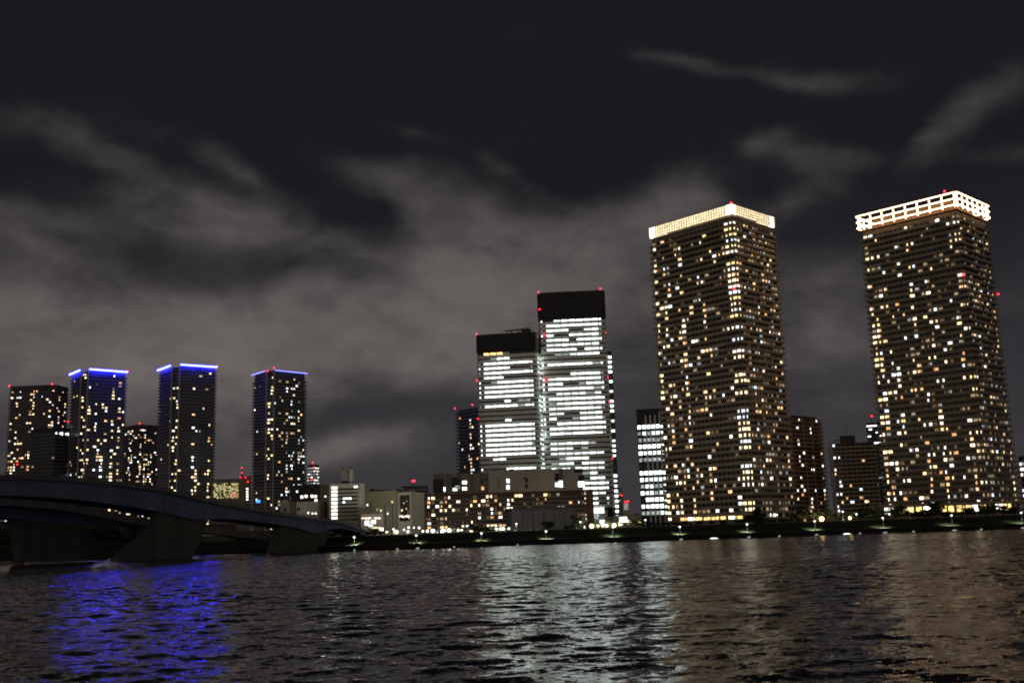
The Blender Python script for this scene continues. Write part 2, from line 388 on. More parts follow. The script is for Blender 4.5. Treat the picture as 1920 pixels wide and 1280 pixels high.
# modelled waves: a fan of vertices, finer near the viewer's bank
import numpy as np
rg = np.random.default_rng(5)
rows = [24.0]
while rows[-1] < 545: rows.append(rows[-1]+.20+.0012*rows[-1])
rr = np.array(rows); aa = np.tan(np.radians(np.linspace(-54, 54, 1000)))
XX = rr[:, None]*aa[None, :]; YY = np.repeat(rr[:, None], len(aa), 1); ZZ = np.zeros_like(XX)
NW = 80; lam = np.exp(rg.uniform(np.log(.8), np.log(4), NW)); ang = rg.normal(R(98), R(33), NW); ph = rg.uniform(0, 6.283, NW)
slope = WAVE_SLOPE*math.sqrt(2/NW)
for l_, a_, p_ in zip(lam, ang, ph):
    k_ = 2*math.pi/l_; q_ = k_*(XX*math.cos(a_)+YY*math.sin(a_))+p_
    ZZ += (slope/k_)*(np.sin(q_)+.18*np.cos(2*q_))
gust = .80+.24*np.sin(XX*.021+YY*.035+1)*np.sin(XX*.034-YY*.017)+.15*np.sin(XX*.09+YY*.05)
ZZ *= gust
an = np.abs(np.degrees(np.arctan(aa)))[None, :]                       # the modelled waves die out at the fan's edges and dip under the flat sheet
ed = np.clip(np.maximum((an-46)/8, np.maximum((30-rr[:, None])/6, (rr[:, None]-530)/12)), 0, 1)
ZZ = ZZ*(1-ed)-.22*ed
nr, nc = XX.shape; co = np.stack([XX, YY, ZZ], -1).reshape(-1, 3).astype(np.float32)
ix = np.arange(nr*nc).reshape(nr, nc); fq = np.stack([ix[:-1, :-1], ix[:-1, 1:], ix[1:, 1:], ix[1:, :-1]], -1).reshape(-1, 4)
me = bpy.data.meshes.new('water'); me.vertices.add(len(co)); me.vertices.foreach_set('co', co.ravel())
me.loops.add(fq.size); me.loops.foreach_set('vertex_index', fq.ravel().astype(np.int32)); me.polygons.add(len(fq))
me.polygons.foreach_set('loop_start', np.arange(0, fq.size, 4, dtype=np.int32)); me.polygons.foreach_set('loop_total', np.full(len(fq), 4, np.int32))
me.polygons.foreach_set('use_smooth', np.ones(len(fq), bool)); me.update(calc_edges=True); me.materials.append(wm)
o = link('water', me); o['kind'] = 'structure'
q = MB(); q.face([(-2500, -600, -.14), (2500, -600, -.14), (2500, 560, -.14), (-2500, 560, -.14)], wm); o = link('water', q.mesh('water')); o['kind'] = 'structure'

# ------------------------------------------------------------------ the two big apartment towers on the right
TZ = 8.0
def lit_big(left_p, right_p, corner, leftcol):
    colb = {}
    def f(i, k, j, nb, nf):
        if (i, j) not in colb: colb[(i, j)] = rnd.choice((.3, .5, .8, 1, 1.3, 2.2))
        if i == 0:
            if j >= nb-2 and corner is corner_c or j >= nb-1: return corner(k, nf)
            if j == 0: return rnd.choice(['corner', 'warmhi', 'dim', 'yellow']) if rnd.random() < leftcol else None
            if rnd.random() < left_p*colb[(i, j)]*(1.35-.6*k/nf): return rnd.choice(['warm', 'warm', 'warmhi', 'warmhi', 'white', 'cool', 'coolhi', 'amber', 'dim', 'yellow', 'warm', 'white'])
            r_ = rnd.random()
            return 'faint' if r_ < .10 else ('dim' if r_ < .14 else ('dimcool' if r_ < .155 else None))
        if j == 0: return corner(k, nf)
        if j == nb-1: return rnd.choice(['corner', 'warm', 'dim', 'dim']) if rnd.random() < .45 else None
        r = rnd.random()
        if r < right_p*colb[(i, j)]: return rnd.choice(['warm', 'white', 'warm', 'cool', 'amber'])
        if r < right_p+.36: return rnd.choice(['dim', 'faint', 'faint', 'dimcool', 'faint'])
        return None
    return f
memo = {}
def corner_c(k, nf):
    if k not in memo:
        fr = k/nf
        memo[k] = 'coolhi' if k == 37 else (rnd.choice(['corner', 'corner', 'yellow', 'warmhi', 'white']) if rnd.random() < (.88 if fr > .68 else .5) else (None if rnd.random() < .7 else 'cool'))
    return memo[k]
CF = foot_roof(180, (1215, 428), (1372, 381), (1453, 407))
ct, body, nf = tower('apartment_tower', 'tall brown apartment tower with a glowing gridded crown, left of the two tall towers', 'apartment tower', CF, TZ, 180, 3.25, 3.0,
    lit_big(.22, .12, corner_c, .6), MT['wall_warm'], MT['balc_warm'], z1=173.0, wfrac=.68)
cin = inset(CF, 1.0)
p = MB(); p.prism(cin, 173.1, 173.6, MT['balc_warm']); p.build('roof_slab', ct)
p = MB(); p.prism(inset(CF, 9), 173.7, 177.5, MT['wall_warm']); p.build('penthouse', ct)
for i in range(4):
    a, u, n, L = edge(inset(CF, .5), i)
    p = MB(); p.face([(a.x+u.x*s, a.y+u.y*s, z) for s, z in ((4, 173.9), (L-4, 173.9), (L-4, 179.8), (4, 179.8))], E_CROWN); p.build('crown_panel', ct)
    for s0, s1 in ((.05, 4), (L-4, L-.05)):
        p = MB(); p.face([(a.x+u.x*s, a.y+u.y*s, z) for s, z in ((s0, 173.9), (s1, 173.9), (s1, 179.8), (s0, 179.8))], E_CROWNHI); p.build('crown_panel', ct)
    a, u, n, L = edge(inset(CF, .1), i); p = MB(); yaw = math.atan2(u.y, u.x)
    for k in range(int(L/1.75)+1): s = k*L/int(L/1.75); p.box((a.x+u.x*s, a.y+u.y*s, 176.9), (.22, .22, 6.4), MT['wall_warm'], yaw)
    for z in (173.9, 175.4, 176.9, 178.4, 179.9): p.box((a.x+u.x*L/2, a.y+u.y*L/2, z), (L-.3, .18, .2), MT['wall_warm'], yaw)
    p.build('crown_frame', ct)
red_lamp(ct, (CF[1].x+.3, CF[1].y+3, 181.0), .9)
a = CF[1]; red_lamp(ct, (a.x-2.2, a.y-.3, 132), .8)

memo2 = {}
def corner_r(k, nf):
    if k not in memo2: memo2[k] = rnd.choice(['corner', 'dim', 'warm', 'dim', 'white']) if rnd.random() < (.35 if k > 22 else .5) else None
    return memo2[k]
RF = foot_roof(180, (1602, 404), (1793, 356), (1856, 384))
RF = inset(RF, 1.2)
rtw, body, nf = tower('apartment_tower', 'tall brown apartment tower crowned by three bright light rings, rightmost of the towers', 'apartment tower', RF, TZ, 180, 3.25, 3.0,
    lit_big(.21, .09, corner_r, .65), MT['wall_warm'], MT['balc_olive'], z1=170.2, wfrac=.66, par=1.15)
p = MB(); p.prism(inset(RF, .6), 170.3, 170.9, MT['terracotta']); p.build('roof_slab', rtw)
p = MB(); p.prism(inset(RF, 6), 171.0, 177.4, MT['brick']); p.build('penthouse', rtw)
RO = rounded(inset(RF, -1.2), 2.0, 3)
for z in (172.0, 175.4, 178.8):
    p = MB(); p.ring(RO, [(0, z), (0, z+.5), (.45, z+.5), (.5, z)], E_RING); p.build('light_ring', rtw)
for i in range(4):
    a, u, n, L = edge(inset(RF, 0), i); nb = 8 if i % 2 == 0 else 6; yaw = math.atan2(u.y, u.x)
    for k in range(nb+1):
        s = .8+(L-1.6)*k/nb; p = MB(); p.box((a.x+u.x*s+n.x*.2, a.y+u.y*s+n.y*.2, 174.9), (.6, .4, 7.2), E_RING, yaw); p.build('crown_pillar', rtw)
a, u, n, L = edge(RF, 0); s = L*.9; red_lamp(rtw, (a.x+u.x*s, a.y+u.y*s, 181.2), .8)
red_lamp(rtw, (RF[1].x-.4, RF[1].y-.5, 133), .8); red_lamp(rtw, (RF[2].x+.4, RF[2].y-.3, 128), .8)

# podium of the left of the two
def podium(px0, px1, Y0, Y1, ztop, label, lights):
    f = foot_front(px0, Y0, px1, Y1, 26); c = centre(f); r = thing('podium', label, 'podium', (c.x, c.y, LAND_Z))
    p = MB(); p.prism(inset(f, 2.2), LAND_Z-1, ztop-1.3, MT['wall_warm']); p.build('wall', r)
    p = MB(); p.prism(f, ztop-1.25, ztop, MT['balc_warm']); p.build('roof', r)
    a, u, n, L = edge(f, 0); nb = int(L/4)
    for k in range(nb+1): s = min(L-.4, .4+k*(L-.8)/nb); p = MB(); p.tube((a.x+u.x*s-n.x*.5, a.y+u.y*s-n.y*.5, LAND_Z), (a.x+u.x*s-n.x*.5, a.y+u.y*s-n.y*.5, ztop-1.27), .28, MT['balc_warm'], 6); p.build('column', r)
    a, u, n, L = edge(inset(f, 2.2), 0); bw = L/nb
    for k in range(nb):
        m = lights(k, nb)
        if m is None: continue
        link('shop_window', pane_mesh(bw*rnd.uniform(.6, .93), ztop-1.6-(ztop-4.6), m), r, (a.x+u.x*bw*(k+.5)+n.x*.04-c.x, a.y+u.y*bw*(k+.5)+n.y*.04-c.y, ztop-3.1-LAND_Z), math.atan2(n.x, -n.y))
    return r
podium(1250, 1432, 548, 540, 11.6, 'low beige shopfront podium with glowing yellow windows beneath the grid-crowned tower', lambda k, n: (E_SHOPW if k in (n-4, n-9) else E_SHOP) if .08 < k/n < .75 and rnd.random() < .9 else None)
podium(1650, 1925, 540, 532, 13.2, 'low shopfront podium with amber windows beneath the ring-crowned tower', lambda k, n: (E_SHOPW if rnd.random() < .18 else E_SHOP) if rnd.random() < .72 else None)

# panel fence below the podium
def wallthing(name, label, cat, px0, px1, Y0, Y1, z0, z1, m, th=.4, posts=None):
    f = foot_front(px0, Y0, px1, Y1, th); c = centre(f); r = thing(name, label, cat, (c.x, c.y, z0))
    p = MB(); p.prism(f, z0-.6, z1, m); p.build('panel', r)
    a, u, n, L = edge(f, 0); k = int(L/5)
    for j in range(k+1):
        s = .3+(L-.6)*j/k; p = MB(); p.box((a.x+u.x*s+n.x*.12, a.y+u.y*s+n.y*.12, (z0+z1)/2-.2), (.3, .24, z1-z0+.6), posts or m, math.atan2(u.y, u.x)); p.build('post', r)
    return r
wallthing('retaining_wall', 'grey panelled retaining wall below the yellow shopfront podium', 'wall', 1252, 1415, 520, 516, LAND_Z-1.2, 8.3, MT['concrete'], .5, MT['darkgrey'])

# ------------------------------------------------------------------ office towers
def office(label, H, L, Rr, depth, rows, zcrown, fh, zlow, amber=False):
    a, b_ = v2(roof(*L, H)), v2(roof(*Rr, H)); u = (b_-a).normalized(); nb = Vector((-u.y, u.x)); sq = [a, b_, b_+nb*depth, a+nb*depth]
    f = rounded(sq, 6.5, 4); c = centre(f); r = thing('office_tower', label, 'office tower', (c.x, c.y, LAND_Z), 'pale banded office towers')
    core = inset(f, .85)
    p = MB(); p.prism(core, LAND_Z-1, H-.6, MT['black_panel']); p.build('body', r)
    p = MB(); p.prism(inset(f, .04), zcrown+.3, H-.9, MT['black_panel']); p.build('crown', r)
    p = MB(); p.ring(f, [(0, H-.9), (0, H), (.5, H), (.5, H-.9)], MT['darkgrey']); p.build('parapet', r)
    q_ = MB(); q_.ring(f, [(.85, -.02), (0, fh*.55), (0, fh*.65), (.95, fh*.65), (.95, -.02)], MT['spandrel']); me = q_.mesh('floor_band', (c.x, c.y, 0))
    wins = []
    for k, row in enumerate(rows):
        z = zcrown-fh*(k+1)
        link('floor_band', me, r, (0, 0, z-fh*.5-LAND_Z+fh*.0))
        for i in range(len(core)):
            a, u, n, Le = edge(core, i)
            if Le < 1.0: continue
            vis = facing(n, a+u*Le/2); big = Le > 10
            nbay = max(1, round(Le/5.6)) if big else 1
            if big and i == 4: nbay = 7
            for j in range(nbay):
                bw = Le/nbay
                if i == 4: ch = row[min(j, len(row)-1)]
                elif big: ch = rnd.choice('3320013')
                else: ch = rnd.choice('3331') if (i in (2, 5)) and row.count('3') > 3 else '0'
                p_ = a+u*bw*(j+.5)+n*.03; m = MT['glass'] if ch == '0' else OFF[ch]
                hh_ = fh*.33*(1.5 if amber and k == 0 and ch in 'of' else 1); wins.append((p_.x, p_.y, z+fh*.325+(hh_-fh*.33)/2, n, bw*(.86 if big else .55), hh_, m, (3+rnd.random() if i == 4 else 1) if vis and ch != '0' else 0))
    put_windows(r, wins, 100)
    return r, f, core
BROWS = "0233333 3333333 3330023 3003323 3330333 2232323 3333033 0112333 0000000 3333331 0000000 0003333 2333333 3300133 3333331 0222212 3333333 1233333 2233332 2200223 3001333 0333333 3333333 3323332 0000000 2232310 3220100 2222232 0133300 1230322 3223222 0000130 0000033 3333333 3333333 2222232 3333320 3333330".split()
AROWS = "ooof000 0133000 3333333 3333000 3333333 3330000 0133333 2333333 3333333 3333333 0003011 3333312 0000000 0000000 0003000 3333333 3333333 3333333 3333333 3333333 3333333 3333333 0230000 0000000 0003333 0000333 3000033 3333333 3333333 3333333 3333333".split()
B_H = 200.0
br, bf, bc = office('tallest pale office tower with black crown and red corner lights, bright white ribbon windows', B_H, (1006, 549), (1134, 543), 40, BROWS, 178.5, 4.03, 20)
ar, af, ac = office('shorter pale office tower with amber windows near its top, beside the tallest office tower', 165.0, (890, 628), (1006, 621), 40, AROWS, 151.0, 3.86, 20, True)
lx = {}
for r_, f_, hh in ((br, bf, (B_H+.8,)),):
    for idx in (2, 6): red_lamp(r_, (f_[idx].x, f_[idx].y, B_H+.9), 1.0)
a, u, n, L = edge(bf, 4)
for s, z in ((-4.5, 186), (L+5, 188.5), (-1.5, 164), (L+5.3, 165), (-1.2, 127), (L+5.5, 128), (L+6.2, 108), (L+6, 62)): 
    pp = a+u*s+n*(.5 if s < 0 else -5); red_lamp(br, (pp.x, pp.y, z), .9)
# entrance glazing at the foot of the tallest office tower
p = MB(); c0 = a+u*(L*.5); yaw = math.atan2(u.y, u.x)
for j in range(4):
    for k in range(3):
        pp = a+u*(L*.60+j*L*.10)+n*.62
        link('lobby_window', pane_mesh(L*.09, 4.4, OFF['2'] if (j, k) in ((2, 2), (3, 2), (0, 1), (1, 1), (3, 0)) else (OFF['1'] if (j+k) % 2 else OFF['f'])), br, (pp.x-br.location.x, pp.y-br.location.y, LAND_Z+5.5+k*4.8-LAND_Z), math.atan2(n.x, -n.y))
p = MB(); p.box((c0.x+n.x*.1, c0.y+n.y*.1, 13.6), (L, 1.0, 15.5), MT['spandrel'], yaw); p.build('lobby_wall', br)
# wing behind the right corner
w0 = bf[6]; wg = MB(); wf = [w0+u*.4-n*8, w0+u*7-n*8, w0+u*7-n*30, w0+u*.4-n*30]; wg.prism(wf, LAND_Z, 150, MT['black_panel']); wg.build('wing', br)
wins = []
for k in range(34):
    z = 145-k*4.03; pp = w0+u*3.8-n*7.95
    wins.append((pp.x+u.x*1.4, pp.y+u.y*1.4, z, n, 2.4, 1.9, OFF[rnd.choice('332')] if rnd.random() < .72 else MT['glass'], 0))
put_windows(br, wins, 0)
# roof crane rail on the shorter office tower
a, u, n, L = edge(af, 4); p = MB()
p.tube((a.x+u.x*L*.45-n.x*8, a.y+u.y*L*.45-n.y*8, 168.2), (a.x+u.x*L*.98-n.x*8, a.y+u.y*L*.98-n.y*8, 169.3), .6, MT['darkgrey'])
for s in (.6, .75, .9): p.tube((a.x+u.x*L*s-n.x*8, a.y+u.y*L*s-n.y*8, 164), (a.x+u.x*L*s-n.x*8, a.y+u.y*L*s-n.y*8, 168.6), .5, MT['darkgrey'])
p.box((a.x+u.x*L*.92-n.x*8, a.y+u.y*L*.92-n.y*8, 167.2), (8, 3, 2.6), MT['darkgrey'], math.atan2(u.y, u.x)); p.build('roof_gantry', ar)
for pp, z in ((af[2], 166), (af[1], 128), (af[1], 97)): red_lamp(ar, (pp.x-.4, pp.y-.6, z), .75)

# ------------------------------------------------------------------ left group of distant towers
def lit_left(p, cols=(), corner=(), warm=.75, pal=None):
    colb = {}
    pal = pal or ['warm', 'warmhi', 'white', 'yellow', 'warm', 'coolhi', 'amber', 'dim', 'warmhi']
    def f(i, k, j, nb, nf):
        if (i, j) not in colb: colb[(i, j)] = rnd.choice((.15, .3, .5, .8, 1.2, 2.4))
        fr = k/nf; w = 1.45-.9*fr
        if i == 0 and corner and rnd.random() < .8: return None
        if i in corner: return rnd.choice(['yellow', 'warmhi', 'white']) if rnd.random() < .26 else None
        if (i, j) in cols and rnd.random() < .75-.75*max(0, fr-.14)*1.6: return rnd.choice(['warmhi', 'white', 'yellow', 'warm', 'coolhi'])
        return rnd.choice(pal) if rnd.random() < p*colb[(i, j)]*w else None
    return f
def chamfer(H, L, N1, N2, Rr):
    l, n1, n2, r = [v2(roof(*q, H)) for q in (L, N1, N2, Rr)]
    return [l, n1, n2, r, r+(l-n1), l+(r-n2)] if True else None
def crown_strip(root, foot, H, edges, m, hh=1.3, trim=1.0):
    for i in edges:
        a, u, n, L = edge(foot, i); c_ = a+u*L/2+n*1.5; p = MB(); p.box((c_.x, c_.y, H-.2), (L-trim, .7, hh), m, math.atan2(u.y, u.x)); p.build('light_strip', root)
        for s in (.12, .5, .88):
            p = MB(); pp = a+u*L*s+n*.6; p.box((pp.x, pp.y, H-1.0), (.4, 2.0, .4), MT['darkgrey'], math.atan2(u.y, u.x)); p.build('strip_bracket', root)
def columns(root, pts, z0, z1, m, r=.9):
    for q_ in pts: p = MB(); p.tube((q_.x, q_.y, z0), (q_.x, q_.y, z1), r, m, 6); p.build('corner_column', root)
def roof_plant(root, foot, H, d=8, h=4):
    p = MB(); p.prism(inset(foot, d), H-.8, H+h, MT['darkgrey']); p.build('roof_plant', root)
f1 = chamfer(182, (132.4, 701.5), (153, 692.6), (166, 690.8), (239, 696.5))
t1, _, _ = tower('apartment_tower', 'blue roofed dark apartment tower with many warm windows, second tower from the left', 'apartment tower', f1, LAND_Z, 182, 3.3, 3.4,
    lit_left(.20, {(2, 3), (2, 4), (2, 7)}, (1,)), MT['wall_dark'], MT['balc_dark'], z1=179.5, win=(.1, 2.8))
crown_strip(t1, f1, 181.5, (0, 2), E_BLUE); columns(t1, (f1[1], f1[2]), LAND_Z, 180.5, MT['pale_conc'], .8); roof_plant(t1, f1, 180, 9, 1.5)
red_lamp(t1, (f1[0].x, f1[0].y, 182.6), 1.1); red_lamp(t1, (f1[3].x, f1[3].y, 182.4), 1.1); red_lamp(t1, (f1[0].x-.6, f1[0].y-.6, 133), .9)
f2 = chamfer(184, (297.5, 693.5), (322.7, 684), (337, 682.4), (407, 687.2))
t2, _, _ = tower('apartment_tower', 'dark mostly unlit apartment tower with the brightest blue roof line', 'apartment tower', f2, LAND_Z, 184, 3.3, 3.4,
    lit_left(.10, {(2, 4), (2, 5), (2, 9)}, (1,)), MT['wall_dark'], MT['balc_dark'], z1=181.5, win=(.1, 2.8))
crown_strip(t2, f2, 183.5, (0, 2), E_BLUE); columns(t2, (f2[1], f2[2]), LAND_Z, 182.5, MT['pale_conc'], .8); roof_plant(t2, f2, 182, 9, 1.5)
red_lamp(t2, (f2[0].x, f2[0].y, 184.6), 1.0); red_lamp(t2, (f2[3].x, f2[3].y, 184.4), 1.0)
f4 = chamfer(178, (470.5, 702), (498, 693.4), (514, 692.0), (578.5, 698.6)); f4b = inset(f4, 1.2)
t4, _, _ = tower('apartment_tower', 'grey apartment tower with ragged balcony edges and a thin violet roof line', 'apartment tower', f4b, LAND_Z, 178, 3.3, 3.0,
    lit_left(.15, (), (1,), pal=['warm', 'white', 'cool', 'coolhi', 'amber', 'dim', 'dimcool', 'cool']), MT['wall_dark'], MT['balc_grey'], z1=174, win=(.1, 2.8), bal=1.7)
crown_strip(t4, f4b, 177.2, (0, 2), E_BLUE2, .8); columns(t4, (f4b[1], f4b[2]), LAND_Z, 177, MT['pale_conc'], .8); roof_plant(t4, f4b, 174.2, 2.2, 3.2)
red_lamp(t4, (f4[2].x, f4[2].y, 179.6), 1.1); red_lamp(t4, (f4[1].x+2, f4[1].y, 177), .9)
fa = chamfer(190, (17.5, 724), (98, 720.5), (110, 721.5), (131, 726.5))
ta, _, _ = tower('apartment_tower', 'plum brown apartment tower full of warm windows at the far left', 'apartment tower', fa, LAND_Z, 190, 3.3, 3.3,
    lit_left(.30, {(0, 1), (0, 9)}, (), pal=['warm', 'warmhi', 'yellow', 'amber', 'white', 'dim', 'warm', 'cool']), MT['wall_plum'], MT['balc_plum'], z1=185, win=(.1, 2.8))
p = MB(); p.prism(inset(fa, .8), 185.1, 190, MT['wall_plum']); p.build('crown', ta)
for q_ in (fa[0], fa[1]): red_lamp(ta, (q_.x, q_.y-.5, 190.6), 1.2)
red_lamp(ta, (fa[0].x+16, fa[0].y-4.5, 100), 1.0)
fb = foot_roof(125, (56, 806), (104, 800.5), (132, 803))
tb, _, _ = tower('office_block', 'unlit dark mid-rise block with pale lit sign strip before the far left tower', 'building', fb, LAND_Z, 125, 3.6, 3.6,
    lambda i, k, j, nb, nf: None if rnd.random() < .985 else 'dim', MT['wall_dark'], MT['balc_dark'], z1=122, bal=.8)
p = MB(); p.prism(inset(fb, .5), 122.1, 125, MT['black_panel']); p.build('crown', tb)
a, u, n, L = edge(fb, 1)
for k in range(7): 
    if k in (1, 4): continue
    p = MB(); pp = a+u*(L*(.06+.13*k))+n*.25; p.box((pp.x, pp.y, 119), (L*.09, .4, rnd.uniform(1.6, 3.2)), OFF['2'], math.atan2(u.y, u.x)); p.build('sign_panel', tb)
fc = foot_roof(158, (230, 800), (262, 795), (300, 797.5))
tcw, _, _ = tower('apartment_tower', 'brown apartment tower with small scattered lights between the two blue roofed towers', 'apartment tower', fc, LAND_Z, 158, 3.1, 3.2,
    lit_left(.26, (), (), pal=['warm', 'warmhi', 'white', 'white', 'amber', 'coolhi', 'dim']), MT['wall_plum'], MT['balc_plum'], z1=154, bal=1.0)
p = MB(); p.prism(inset(fc, .6), 154.1, 158, MT['wall_plum']); p.build('crown', tcw)
red_lamp(tcw, (fc[1].x, fc[1].y, 159), 1.1); red_lamp(tcw, (fc[2].x-3, fc[2].y-1, 118), 1.0)
# tower behind the shorter office block
fd = foot_roof(120, (853, 767), (858, 765), (905, 757))
td, _, _ = tower('apartment_tower', 'dark slim apartment tower half hidden behind the shorter office tower', 'apartment tower', fd, LAND_Z, 120, 3.2, 3.0,
    lit_left(.22, {(1, 9), (1, 10)}, (), pal=['warm', 'white', 'amber', 'cool', 'warmhi']), MT['wall_dark'], MT['balc_dark'], z1=118, bal=1.2)
for q_ in (fd[0], fd[1]+(fd[2]-fd[1])*.6): red_lamp(td, (q_.x, q_.y-.5, 120.8), .9)

# ------------------------------------------------------------------ glass tower with white fins
gf = foot_roof(82, (1192, 767.5), (1196, 766.5), (1262, 763)); 
gf = [gf[0], gf[1], gf[2], gf[2]+(gf[0]-gf[1]).normalized()*30, gf[0]+(gf[0]-gf[1]).normalized()*26] if False else foot_front(1192.5, 640, 1262, 634, 30, 767)
c = centre(gf); gr = thing('office_tower', 'black glass office tower with white vertical fins, left of the grid-crowned tower', 'office tower', (c.x, c.y, LAND_Z))
GH = at(1205, 767, 640).z
p = MB(); p.prism(gf, LAND_Z-1, GH, MT['black_panel']); p.build('body', gr)
a, u, n, L = edge(gf, 0); wins = []; grow = "33333333 12122233 11111122 33333333 32222211 11111133 00000001 33333333 32222233 12211233 32212233 03333333 22333332 11112233".split()
fh = 3.92; z = GH-9.6
for k, row in enumerate(grow):
    for j in range(8):
        bw = L/8; pp = a+u*bw*(j+.5)+n*.04; ch = row[j]
        wins.append((pp.x, pp.y, z-1.2, n, bw*.68, 2.1, MT['glass'] if ch == '0' else OFF[ch], 3+rnd.random() if ch != '0' else 0))
    z -= fh
put_windows(gr, wins, 100)
for j in range(1, 9):
    pp = a+u*L*(j/8.)*1.0+n*.35 if j < 8 else a+u*(L-.2)+n*.35
    if j < 2: continue
    p = MB(); p.box((pp.x, pp.y, (GH-4+LAND_Z)/2), (.75, .7, GH-4-LAND_Z), MT['white_metal'], math.atan2(u.y, u.x)); p.build('fin', gr)

# ------------------------------------------------------------------ brown towers between the two big ones
fD = foot_roof(86, (1466, 778), (1484, 776.5), (1541, 781.5))
dD, _, _ = tower('apartment_tower', 'stepped brown apartment building just right of the grid-crowned tower', 'apartment tower', fD, LAND_Z, 86, 3.1, 3.0,
    lit_left(.13, (), (), pal=['warm', 'white', 'coolhi', 'amber', 'warmhi', 'cool']), MT['brick'], MT['terracotta'], z1=84, bal=1.1)
columns(dD, [fD[1]+(fD[2]-fD[1])*s for s in (.35, .62, .85)], LAND_Z, 84, MT['balc_warm'], .45); roof_plant(dD, fD, 84.2, 5, 1.5)
fE = foot_front(1554, 800, 1642, 792, 22, 830)
EH = at(1590, 829, 798).z
eE, _, _ = tower('apartment_block', 'wide brown apartment slab with pale end wall and dark roof tank beside the ring-crowned tower', 'apartment block', fE, LAND_Z, EH, 3.0, 3.3,
    lit_left(.17, (), (), pal=['warm', 'white', 'cool', 'amber', 'warmhi']), MT['brick'], MT['balc_warm'], z1=EH-.5, bal=1.1)
a, u, n, L = edge(fE, 0)
p = MB(); p.box((a.x+u.x*1.2+n.x*.3, a.y+u.y*1.2+n.y*.3, (EH+LAND_Z)/2), (2.6, 2.2, EH-LAND_Z+.4), MT['pale_conc'], math.atan2(u.y, u.x)); p.build('end_wall', eE)
p = MB(); pp = a+u*L*.42-n*8; p.box((pp.x, pp.y, EH+2.6), (10.5, 8, 5.4), MT['darkgrey'], math.atan2(u.y, u.x)); p.tube((pp.x, pp.y, EH+5), (pp.x, pp.y, EH+13), .15, MT['darkgrey']); p.build('roof_tank', eE)
p = MB()
for s in (.13, .2, .27, .33): p.box((a.x+u.x*L*s-n.x*4, a.y+u.y*L*s-n.y*4, EH+.9), (.25, .25, 2.4), MT['darkgrey'])
pp = a+u*L*.23-n*4; p.box((pp.x, pp.y, EH+2.3), (L*.21, .3, .5), MT['darkgrey'], math.atan2(u.y, u.x)); p.build('roof_frame', eE)
f_ = foot_front(1622.5, 1400, 1662, 1390, 22, 792); HH = at(1640, 791, 1400).z
sr_, _, _ = tower('office_tower', 'distant slim tower with cool horizontal light bars peeping out left of the ring-crowned tower', 'office tower', f_, LAND_Z, HH, 4.5, 8,
    lambda i, k, j, nb, nf: 'coolhi' if k > nf*.78 and rnd.random() < .6 else ('dimcool' if rnd.random() < .2 else None), MT['black_panel'], MT['balc_dark'], z1=HH-1, bal=.8, wfrac=.95)
red_lamp(sr_, (f_[0].x+9, f_[0].y-.3, HH+8), 1.6)
p = MB(); p.tube((f_[0].x+9, f_[0].y+2, HH-1), (f_[0].x+9, f_[0].y+2, HH+9), .5, MT['darkgrey']); p.build('mast', sr_)
f_ = foot_front(1908, 640, 1960, 630, 24, 900); HH = at(1914, 853, 640).z
tower('apartment_block', 'low apartment block with cool lit windows at the right edge behind the ring-crowned tower', 'apartment block', f_, LAND_Z, HH, 3.1, 3.0,
    lambda i, k, j, nb, nf: rnd.choice(['coolhi', 'cool', 'white']) if rnd.random() < .5 else None, MT['wall_warm'], MT['balc_warm'], z1=HH-.5)

# ------------------------------------------------------------------ low buildings in the middle
def block(name, label, cat, px0, Y0, px1, Y1, ytop, depth, wall, zb=LAND_Z, pyref=960):
    f = foot_front(px0, Y0, px1, Y1, depth, pyref); H = at((px0+px1)/2, ytop, (Y0+Y1)/2).z; c = centre(f)
    r = thing(name, label, cat, (c.x, c.y, zb)); p = MB(); p.prism(f, zb-2, H, wall); p.build('wall', r)
    p = MB(); p.ring(f, [(-.12, H-.1), (-.12, H+.5), (.35, H+.5), (.35, H-.1)], wall); p.build('parapet', r)
    return r, f, H
def wpx(r, f, i, px, py, w, h, m, name='window'):
    """a window on face i of a footprint where picture point (px, py) meets it"""
    a, u, n, L = edge(f, i); d = ray(px, py); t_ = (a-Vector((0, 0))).dot(n)/Vector((d.x, d.y)).dot(n); P = CAM+d*t_
    return link(name, pane_mesh(w, h, m), r, (P.x+n.x*.05-r.location.x, P.y+n.y*.05-r.location.y, P.z-r.location.z), math.atan2(n.x, -n.y))
def addbox(r, name, px0, px1, y0, y1, Y, d, m, raise_=0):
    a, b_ = at(px0, y1, Y), at(px1, y1, Y); t_ = at((px0+px1)/2, y0, Y); z0 = (a.z+b_.z)/2; p = MB()
    p.box(((a.x+b_.x)/2, Y+d/2, (z0+t_.z)/2), (b_.x-a.x, d, t_.z-z0), m); return p.build(name, r)

# long apartment block with the beige school-like hall above it
lf = foot_front(797, 745, 1101, 752, 16, 950); LH = at(950, 921, 748).z
la, lbody, lnf = tower('apartment_block', 'long low brown apartment block with rows of small lit windows below the office towers', 'apartment block', lf, LAND_Z, LH, 2.85, 2.9,
    lambda i, k, j, nb, nf: (rnd.choice(['white', 'warm', 'coolhi', 'cool', 'warmhi', 'amber', 'dim', 'yellow', 'white']) if rnd.random() < (.27 if j < nb*.62 else .12) else ('faint' if rnd.random() < .15 else None)), MT['brick'], MT['balc_warm'], z1=LH-.4, bal=1.2, par=1.0)
a, u, n, L = edge(lf, 0)
p = MB(); pp = a+u*(L+2.2)-n*3; p.box((pp.x, pp.y, (LH+LAND_Z)/2), (4.6, 7, LH-LAND_Z-1), MT['terracotta'], math.atan2(u.y, u.x)); p.build('end_wall', la)
h1, hf, hH = block('hall', 'large mostly blank beige hall rising above the long brown apartment block', 'building', 917, 775, 1096, 782, 881, 30, MT['beige'])
